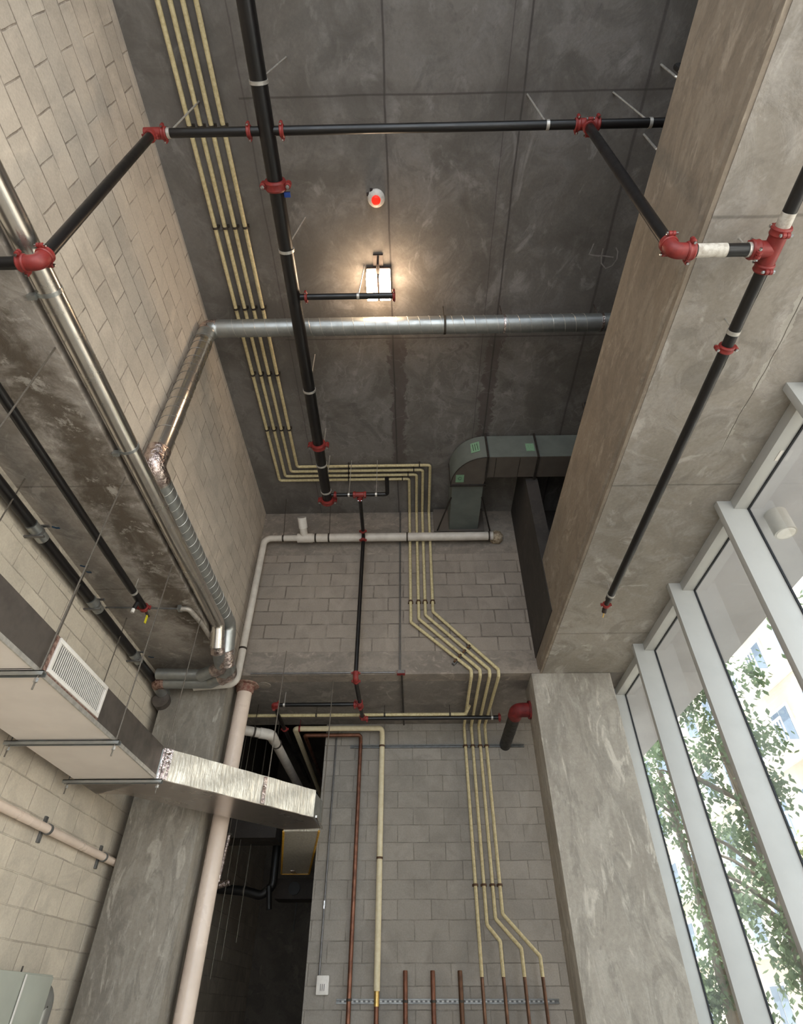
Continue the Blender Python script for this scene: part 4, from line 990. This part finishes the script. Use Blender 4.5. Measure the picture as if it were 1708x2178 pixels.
# rods of the diagonal leg and inside the corridor
for (tp, bt, say) in (((690, 1640), (688, 1760), 'long thin threaded rod at the outer corner of the foil duct'), ((600, 1490), (572, 1645), 'long thin threaded rod rising from the middle of the foil duct'), ):
    pass
def rod(xb, yb, zb, top, say, r=0.006, mat='rod'):
    tag(finish('threaded_rod', tube([V((xb, yb, zb)), V((xb, yb, top))], r, 8), mat), say, 'rod', 'threaded rods around the foil duct')
rod(E_.x+0.03, B_.y+0.22, ZDU-0.03, HS, 'long thin threaded rod at the outer corner of the foil duct')
m_ = at(572, 1645, Z=ZDT); rod(m_.x, m_.y, ZDT-0.03, HS, 'long thin threaded rod rising from the middle of the foil duct')
for i, (px, py, yy) in enumerate(((522, 1640, 8.6), (536, 1640, 9.1), (556, 1650, 9.4))):
    c = at(px, py, Y=yy)
    rod(c.x, yy, 1.9+0.2*i, HC, ['leftmost of three thin rods hanging in the dark corridor', 'middle one of three thin rods hanging in the dark corridor', 'rightmost of three thin rods hanging in the dark corridor'][i], 0.005)
# dark pipework inside the corridor, below the foil duct
T = thing('corridor_pipe', 'black insulated pipe loop hanging in the dark corridor opening', 'pipe', V((-1.9, 9.6, 2.6)))
q = [at(462, 1890, Y=9.8), at(520, 1895, Y=9.8), at(555, 1905, Y=9.8), at(580, 1885, Y=9.8), at(590, 1790, Y=9.8), at(592, 1770, Y=9.8)]
finish('pipe', tube(q, 0.06, 16, bend=0.12), 'dark_duct', T)
hanger(T, q[1], V((1, 0, 0)), 0.06, top=HC, mat='rod', rodr=0.005)
finish('valve_body', tube([at(572, 1885, Y=9.75), at(572, 1935, Y=9.75)], 0.04, 14), 'dark_duct', T)
T = thing('corridor_duct', 'grey horizontal duct low in the dark corridor behind the yellow-taped duct', 'duct', V((-1.6, 10.6, 2.6)))
c = at(640, 1890, Y=10.6); finish('casing', box(at(585, 1890, Y=10.6).x, -1.245, 10.6, 11.0, at(640, 1912, Y=10.6).z, at(640, 1868, Y=10.6).z, bevel=0.01), 'dark_wall', T)
finish('collar', tube([V((c.x-0.1, 10.56, c.z)), V((c.x-0.1, 10.6, c.z))], 0.09, 20), 'dark_duct', T)
T = thing('corridor_duct', 'dark grey insulated duct behind the foil duct, above the black pipe loop', 'duct', V((-2.1, 9.0, 3.2)))
a = at(470, 1752, Y=9.0); b = at(590, 1748, Y=9.0); finish('casing', box(a.x-0.1, b.x, 9.0, 9.5, at(530, 1782, Y=9.0).z, at(530, 1730, Y=9.0).z, bevel=0.01), 'dark_wall', T)
T = thing('corridor_pipe', 'shiny foil-taped pipe stub beside the big cream pipe', 'pipe', V((-2.1, 8.4, 2.8)))
a, b = at(487, 1775, Y=8.5), at(462, 1880, Y=8.5); hanger(T, a, V((0, 0, 1)), 0.036, mat='rod'); finish('rod_hanger', tube([a, V((a.x, a.y, HC))], 0.005, 8), 'rod', T); finish('pipe', tube([a, b], 0.035, 14), 'foil', T); finish('knob', tube([b+V((0, 0, -0.02)), b+V((0.16, 0, 0.02))], 0.04, 12), 'foil', T)
T = thing('wall_conduit', 'thin pale conduit on the corridor end wall', 'conduit', V((-2, 13.9, 2)))
a, b = at(631, 1920, Y=13.0), at(624, 1982, Y=13.0); finish('tube', tube([a, b], 0.015, 8), 'conduit', T)

# cabinet low on the left wall, with a round duct beside it
XH = -2.86
a = at(0, 2072, X=XH); b = at(114, 2074, X=XH)
T = thing('electrical_cabinet', 'grey green metal cabinet at the bottom left corner on the block wall', 'cabinet', V((XH, b.y-0.4, 0.9)))
finish('body', box(XL2, XH, b.y-0.95, b.y, 0.9, b.z, bevel=0.006), 'cabinet', T)
sx = at(50, 2075, X=XH).y
finish('door', box(XH, XH+0.012, b.y-0.42, b.y-0.01, 0.92, b.z-0.012, bevel=0.004), 'cabinet', T)
finish('door_edge', box(XH+0.010, XH+0.018, b.y-0.436, b.y-0.424, 0.92, b.z-0.012), 'white_metal', T)
finish('rod', tube([V((XH-0.03, b.y-0.44, b.z)), V((XH-0.03, b.y-0.44, b.z+0.035))], 0.006, 8), 'rod_dark', T)
cy = b.y+0.11
tag(finish('round_duct', tube([V((-2.99, b.y+0.01, b.z-0.15)), V((-2.99, cy, b.z-0.15)), V((-2.99, cy, 0.6))], 0.13, 24, bend=0.12), 'galv'), 'grey round duct bend beside the cabinet at the bottom left', 'duct')

# ------------------------------------------------------------------ grey-green duct high on the right
z_b, z_t = 7.00, 7.40
yF, yBk = at(1036, 972, Z=z_b).y, at(1036, 1015, Z=z_b).y
xL_, xR_ = at(957, 1100, Z=z_b).x, at(1019, 1100, Z=z_b).x
T = thing('square_duct', 'grey green rectangular duct with a wide elbow high in the right corner', 'duct', V((xR_, yF, z_b)))
xE = at(1036, 990, Z=z_b).x; xend = 2.98
finish('cross_run', box(xE, xend, yF, yBk, z_b, z_t), 'duct_green', T)
finish('bottom_shade', box(xE, xend, yF+0.005, yBk, z_b-0.003, z_b), 'duct_brown', T)  # thin sheet carrying the underside's shade as colour
# elbow: quarter turn in plan
bm = bmesh.new(); arc = []; cx0, cy0 = xE, yBk+0.14; R1x, R1y = xE-xL_+0.02, cy0-yF
for i in range(13):
    t = math.pi/2*i/12; arc.append(V((cx0-R1x*math.sin(t), cy0-R1y*math.cos(t), z_b)))
poly = arc+[V((xR_, cy0, z_b)), V((xR_+0.02, yBk+0.04, z_b)), V((xE, yBk, z_b))]
add_prism(bm, poly, (0, 0, z_t-z_b)); finish('elbow', bm, 'duct_green', T, smooth=True)
finish('elbow_bottom_shade', prism([p+V((0.0, 0.0, -0.003)) for p in poly], (0, 0, 0.003)), 'duct_brown', T, smooth=False)  # shade under the elbow, painted as a darker sheet
bm = bmesh.new()
for i in range(12): add_tube(bm, [arc[i]+V((0, 0, -0.004)), arc[i+1]+V((0, 0, -0.004))], 0.007, 6)
finish('elbow_rim', bm, 'rod_dark', T)
finish('wall_run', box(xL_, xR_, cy0, D1, z_b, z_t), 'duct_green', T)
for (xx0, xx1, yy0, yy1) in ((xE-0.012, xE+0.012, yF-0.03, yBk+0.03), (at(1143, 960, Y=yF).x-0.012, at(1143, 960, Y=yF).x+0.012, yF-0.02, yBk+0.02)):
    finish('flange', box(xx0, xx1, yy0, yy1, z_b-0.03, z_t+0.02), 'rod_dark', T)
finish('flange', box(xL_-0.03, xR_+0.03, cy0-0.012, cy0+0.012, z_b-0.025, z_t), 'rod_dark', T)
finish('wall_flange', box(xL_-0.22, xR_+0.10, D1-0.10, D1-0.06, z_b-0.04, z_t), 'duct_brown', T)
for xx in (xL_, xR_):
    sgn = -1 if xx == xL_ else 1
    finish('brace', tube([V((xx, cy0+0.25, z_b)), V((xx+sgn*0.18, D1-0.08, z_b-0.02))], 0.012, 8), 'rod_dark', T)
for (x_, y_, sz) in ((1013, 963, 0), (1127, 950, 0)):
    c = at(x_, y_, Y=yF-0.004); 
    if x_ == 1013: c = V((c.x, arc[3].y-0.02, c.z)); 
    st_ = finish('sticker', box(c.x-0.055, c.x+0.055, yF-0.006+(0.012 if 0 else 0), yF-0.002, z_b+0.10, z_b+0.24), 'sticker', T) if x_ != 1013 else None
# sticker on the curved cheek and one below
p_, q_ = arc[2], arc[3]; dd = (q_-p_).normalized(); on = V((dd.y, -dd.x, 0))*(-1)
on = (p_-V((cx0, cy0, z_b))).normalized(); mid_ = p_.lerp(q_, 0.5)+on*0.004
S = finish('sticker', prism([mid_-dd*0.06+V((0, 0, 0.12)), mid_+dd*0.06+V((0, 0, 0.12)), mid_+dd*0.06+V((0, 0, 0.30)), mid_-dd*0.06+V((0, 0, 0.30))], on*0.002), 'sticker', T)
bm = bmesh.new()
for s in (-0.035, -0.005, 0.025): add_tube(bm, [mid_+dd*s+on*0.004+V((0, 0, 0.15)), mid_+dd*(s+0.008)+on*0.004+V((0, 0, 0.27))], 0.004, 4)
finish('handwriting', bm, 'ink', S)
c = at(978, 1018, Z=z_b-0.005)
S = finish('sticker', box(c.x-0.055, c.x+0.055, c.y-0.07, c.y+0.07, z_b-0.006, z_b-0.003), 'sticker', T)
bm = bmesh.new(); add_tube(bm, [V((c.x+0.02*math.cos(t), c.y+0.025*math.sin(t), z_b-0.007)) for t in [i*0.6 for i in range(11)]], 0.003, 4); finish('handwriting', bm, 'ink', S)
for px in (1053, 1103):
    x_ = at(px, 995, Z=z_b).x; finish('seam', box(x_-0.004, x_+0.004, yF+0.02, yBk, z_b-0.006, z_b-0.003), 'rod_dark', T)
# spot sprinkler heads peeping out past the beam
for (px, py, say) in ((1449, 150, 'tiny capped sprinkler head at the beam edge, top right'), (1246, 873, 'tiny capped sprinkler head at the beam edge, above the grey duct')):
    c = at(px, py, X=1.66); T = thing('ceiling_sprinkler', say, 'sprinkler', c)
    finish('body', tube([c+V((0, 0, -0.03)), c+V((0, 0, 0.09)), c+V((0.15, 0, 0.16))], 0.02, 10), 'dark_duct', T); finish('cap', tube([c+V((0, 0, -0.06)), c+V((0, 0, -0.02))], 0.024, 12), 'white_metal', T)
for (pa, pb, i) in (((1437, 163), (1456, 177), 0), ((1396, 317), (1412, 331), 1)):
    a = at(*pa, Z=7.05); b = a+V((0.16, 0.03, -0.12))
    tag(finish('hanger_strap', tube([V((a.x, a.y, HC)), a, b], 0.009, 6), 'band'), ['short pale strap near the beam at the top right', 'short pale strap beside the beam below the cross pipe'][i], 'strap')

# ------------------------------------------------------------------ detector and lamp on the slab
c = at(800, 423, Z=HC-0.03)
T = thing('smoke_detector', 'round white detector with a red dust cap, given a glow, on the slab', 'detector', V((c.x, c.y, HC-0.07)))
bm = bmesh.new(); add_lathe(bm, V((c.x, c.y, HC)), V((0, 0, -1)), [(0.0, 0.080), (0.02, 0.083), (0.035, 0.078), (0.05, 0.062), (0.058, 0.044)], 32); finish('housing', bm, 'detector', T)
bm = bmesh.new(); add_lathe(bm, V((c.x, c.y, HC-0.055)), V((0, 0, -1)), [(0.0, 0.043), (0.02, 0.041), (0.030, 0.030), (0.032, 0.01)], 24); finish('dust_cap', bm, 'red_cap', T)
for i, a_ in enumerate((3.6, 4.2)): finish('clip', box(c.x+0.085*math.cos(a_)-0.012, c.x+0.085*math.cos(a_)+0.012, c.y-0.085*math.sin(a_)*-1-0.01, c.y+0.085*math.sin(a_)+0.012, HC-0.03, HC), 'housing', T)
ZLp = 7.16
l0, l1 = at(778, 592, Z=ZLp), at(831, 640, Z=ZLp)
T = thing('ceiling_lamp', 'lit box lamp with two glowing square lenses on the slab', 'lamp', V(((l0.x+l1.x)/2, (l0.y+l1.y)/2, ZLp)))
xm = (l0.x+l1.x)/2; ys, yl = l0.y, l1.y
finish('lens', box(l0.x, xm-0.010, ys, yl, ZLp, ZLp+0.20, bevel=0.012), 'lens', T); finish('lens', box(xm+0.010, l1.x, ys, yl, ZLp, ZLp+0.20, bevel=0.012), 'lens', T)
finish('bracket', box(l0.x-0.004, l1.x+0.004, ys-0.004, yl+0.004, ZLp+0.201, HC-0.03, bevel=0.004), 'housing', T)
finish('divider', box(xm-0.010, xm+0.010, ys, yl, ZLp+0.01, ZLp+0.20), 'housing', T)
s0 = at(804, 564, Z=7.25); finish('stem', tube([V((xm, ys+0.02, 7.26)), V((xm, s0.y+0.05, 7.25)), V((xm, s0.y, 7.25)), V((xm, s0.y-0.02, HC))], 0.02, 12, radii=[0.02, 0.022, 0.013, 0.01]), 'housing', T)
finish('base', box(xm-0.05, xm+0.05, s0.y-0.03, yl, HC-0.03, HC), 'housing', T)

# chalk marks on the slab and blue marks on the stained soffit
bm = bmesh.new()
def stroke(bm, pts, Z, r=0.010): add_tube(bm, [V((at(x, y, Z=Z).x, at(x, y, Z=Z).y, Z)) for x, y in pts], r, 4)
for s in (((1263, 518), (1258, 530), (1253, 541), (1263, 543), (1275, 545)), ((1283, 528), (1279, 545), (1279, 560), (1288, 571), (1302, 565), (1312, 551), (1314, 535), (1310, 526)), ((1263, 543), (1283, 544), (1305, 547))): stroke(bm, s, HC-0.001, 0.006)
for v in bm.verts: v.co.z = HC-0.002+(v.co.z-HC)*0.1
tag(finish('chalk_mark', bm, 'chalk'), 'pale hand-drawn curved mark on the dark slab at the right', 'marking')
for i, (x_, y_) in enumerate(((120, 1123), (179, 1205), (188, 1217), (322, 1398))):
    c = at(x_, y_, Z=HS-0.002); bm = bmesh.new(); add_tube(bm, [c+V((-0.03, -0.02, 0)), c+V((0, 0.0, 0)), c+V((0.03, 0.0, 0))], 0.012, 6)
    for v in bm.verts: v.co.z = HS-0.003+(v.co.z-HS)*0.1
    tag(finish('paint_mark', bm, 'blue'), ['first of the small blue paint marks on the stained soffit, nearest', 'upper of a pair of small blue paint marks on the stained soffit', 'lower of a pair of small blue paint marks on the stained soffit', 'small blue paint mark on the soffit where the black line ends'][i], 'marking', 'blue marks on the stained soffit')

# ------------------------------------------------------------------ outside: canopy lamp, street, building, trees
c = at(1648, 1092, Z=4.765); rL = 0.085
T = thing('canopy_downlight', 'pale cylinder downlight under the canopy outside the glazing', 'lamp', V((c.x, c.y, 4.58)))
finish('housing', tube([V((c.x, c.y, 4.765)), V((c.x, c.y, 4.55))], rL, 32), 'lampbody', T)
bm = bmesh.new(); add_lathe(bm, V((c.x, c.y, 4.55)), V((0, 0, -1)), [(0.0, rL*0.84), (0.003, rL*0.82), (0.004, rL*0.4), (0.0045, 0.01)], 28); finish('lens', bm, 'white_metal', T)
struct('street_ground', box(2.87, 60, -30, 70, -0.3, -0.12), 'paving', 'pale sunlit street paving outside the glazing', 'street')

XF2 = 16.0
T = thing('apartment_building', 'cream apartment building with balconies across the street', 'building', V((XF2, 25, -0.12)))
finish('wall', box(XF2, XF2+4, 2, 58, -0.12, 24), 'facade', T)
zz = 1.0; fl = 0
while zz < 21:
    yy = 5.0; col_i = 0
    finish('ledge', box(XF2-0.16, XF2, 2, 58, zz-0.55, zz-0.40), 'facade_trim', T)
    while yy < 56:
        if col_i % 3 == 1:
            b = finish('balcony', box(XF2-1.1, XF2, yy-0.9, yy+2.1, zz-0.40, zz-0.22), 'facade_trim', T)
            bm = bmesh.new(); add_box(bm, XF2-1.1, XF2-1.04, yy-0.9, yy+2.1, zz+0.62, zz+0.70)
            k_ = 0
            while k_ < 3.0: add_box(bm, XF2-1.09, XF2-1.05, yy-0.9+k_, yy-0.86+k_, zz-0.22, zz+0.62); k_ += 0.22
            finish('railing', bm, 'facade_trim', b)
        w_ = finish('window_frame', box(XF2-0.08, XF2+0.02, yy-0.12, yy+1.42, zz-0.12, zz+1.62), 'facade_trim', T)
        bm = bmesh.new(); add_box(bm, XF2-0.10, XF2-0.07, yy, yy+0.62, zz, zz+1.5); add_box(bm, XF2-0.10, XF2-0.07, yy+0.68, yy+1.3, zz, zz+1.5); finish('pane', bm, 'win_glass', w_)
        yy += 2.75; col_i += 1
    zz += 3.0; fl += 1

def tree(x, y, h, r, n, mat, say, sh=0.5, z0=1.2):
    T = thing('street_tree', say, 'tree', V((x, y, -0.12)))
    bm = bmesh.new(); add_tube(bm, [V((x, y, -0.12)), V((x+0.1, y+0.05, h*0.4)), V((x-0.05, y, h*0.75))], 0.14, 10, radii=[0.16, 0.12, 0.07])
    for k in range(9):
        a = random.uniform(0, 6.28); z = h*random.uniform(0.3, 0.7); b2 = bmesh.new(); L = r*random.uniform(0.6, 0.95)
        add_tube(b2, [V((x, y, z)), V((x+math.cos(a)*L*0.5, y+math.sin(a)*L*0.5, z+0.5)), V((x+math.cos(a)*L, y+math.sin(a)*L, z+0.8))], 0.04, 6, radii=[0.05, 0.035, 0.015]); merge(bm, b2)
    finish('trunk', bm, 'bark', T)
    bm = bmesh.new(); cl = [(random.gauss(0, 0.42), random.gauss(0, 0.42), random.uniform(-1, 1)) for _ in range(46)]
    for i in range(n):
        c0 = random.choice(cl); f = 1-0.45*abs(c0[2]); 
        p = V((x+r*f*c0[0]+random.gauss(0, r*0.13), y+r*f*c0[1]+random.gauss(0, r*0.13), z0+(h-z0)*0.5*(1+c0[2])+random.gauss(0, r*0.13)))
        d = V((random.uniform(-1, 1), random.uniform(-1, 1), random.uniform(-1.4, -0.1))).normalized(); u, w = frame_of(d); L = random.uniform(0.10, 0.19); wd2 = L*0.32
        up_ = u.cross(d)*0.0
        vs4 = [bm.verts.new(q_) for q_ in (p, p+d*L*0.45+u*wd2, p+d*L, p+d*L*0.45-u*wd2, p+d*L*0.5+w*wd2*0.35)]
        bm.faces.new((vs4[0], vs4[1], vs4[4])); bm.faces.new((vs4[1], vs4[2], vs4[4])); bm.faces.new((vs4[2], vs4[3], vs4[4])); bm.faces.new((vs4[3], vs4[0], vs4[4]))
    finish('foliage', bm, mat, T, smooth=False)
TR = [(7.6, 9.0, 7.2, 1.5, 3600, 'leaf', 'leafy green street tree nearest the glazing'),
      (6.9, 13.2, 8.4, 1.5, 5200, 'leaf', 'tall green street tree seen through the second bay from the column'),
      (7.6, 18.6, 9.6, 1.7, 5200, 'leaf', 'green street tree seen in the bay next to the column'),
      (8.6, 26.0, 11.0, 2.0, 4200, 'leaf', 'farthest green street tree beside the column'),
      (9.6, 10.9, 4.4, 1.2, 3600, 'leaf_light', 'low yellow green bushy tree behind the nearest tree'),
      (10.4, 17.0, 4.8, 1.3, 3400, 'leaf_light', 'low yellow green tree farther along the street')]
for t_ in TR: tree(*t_)
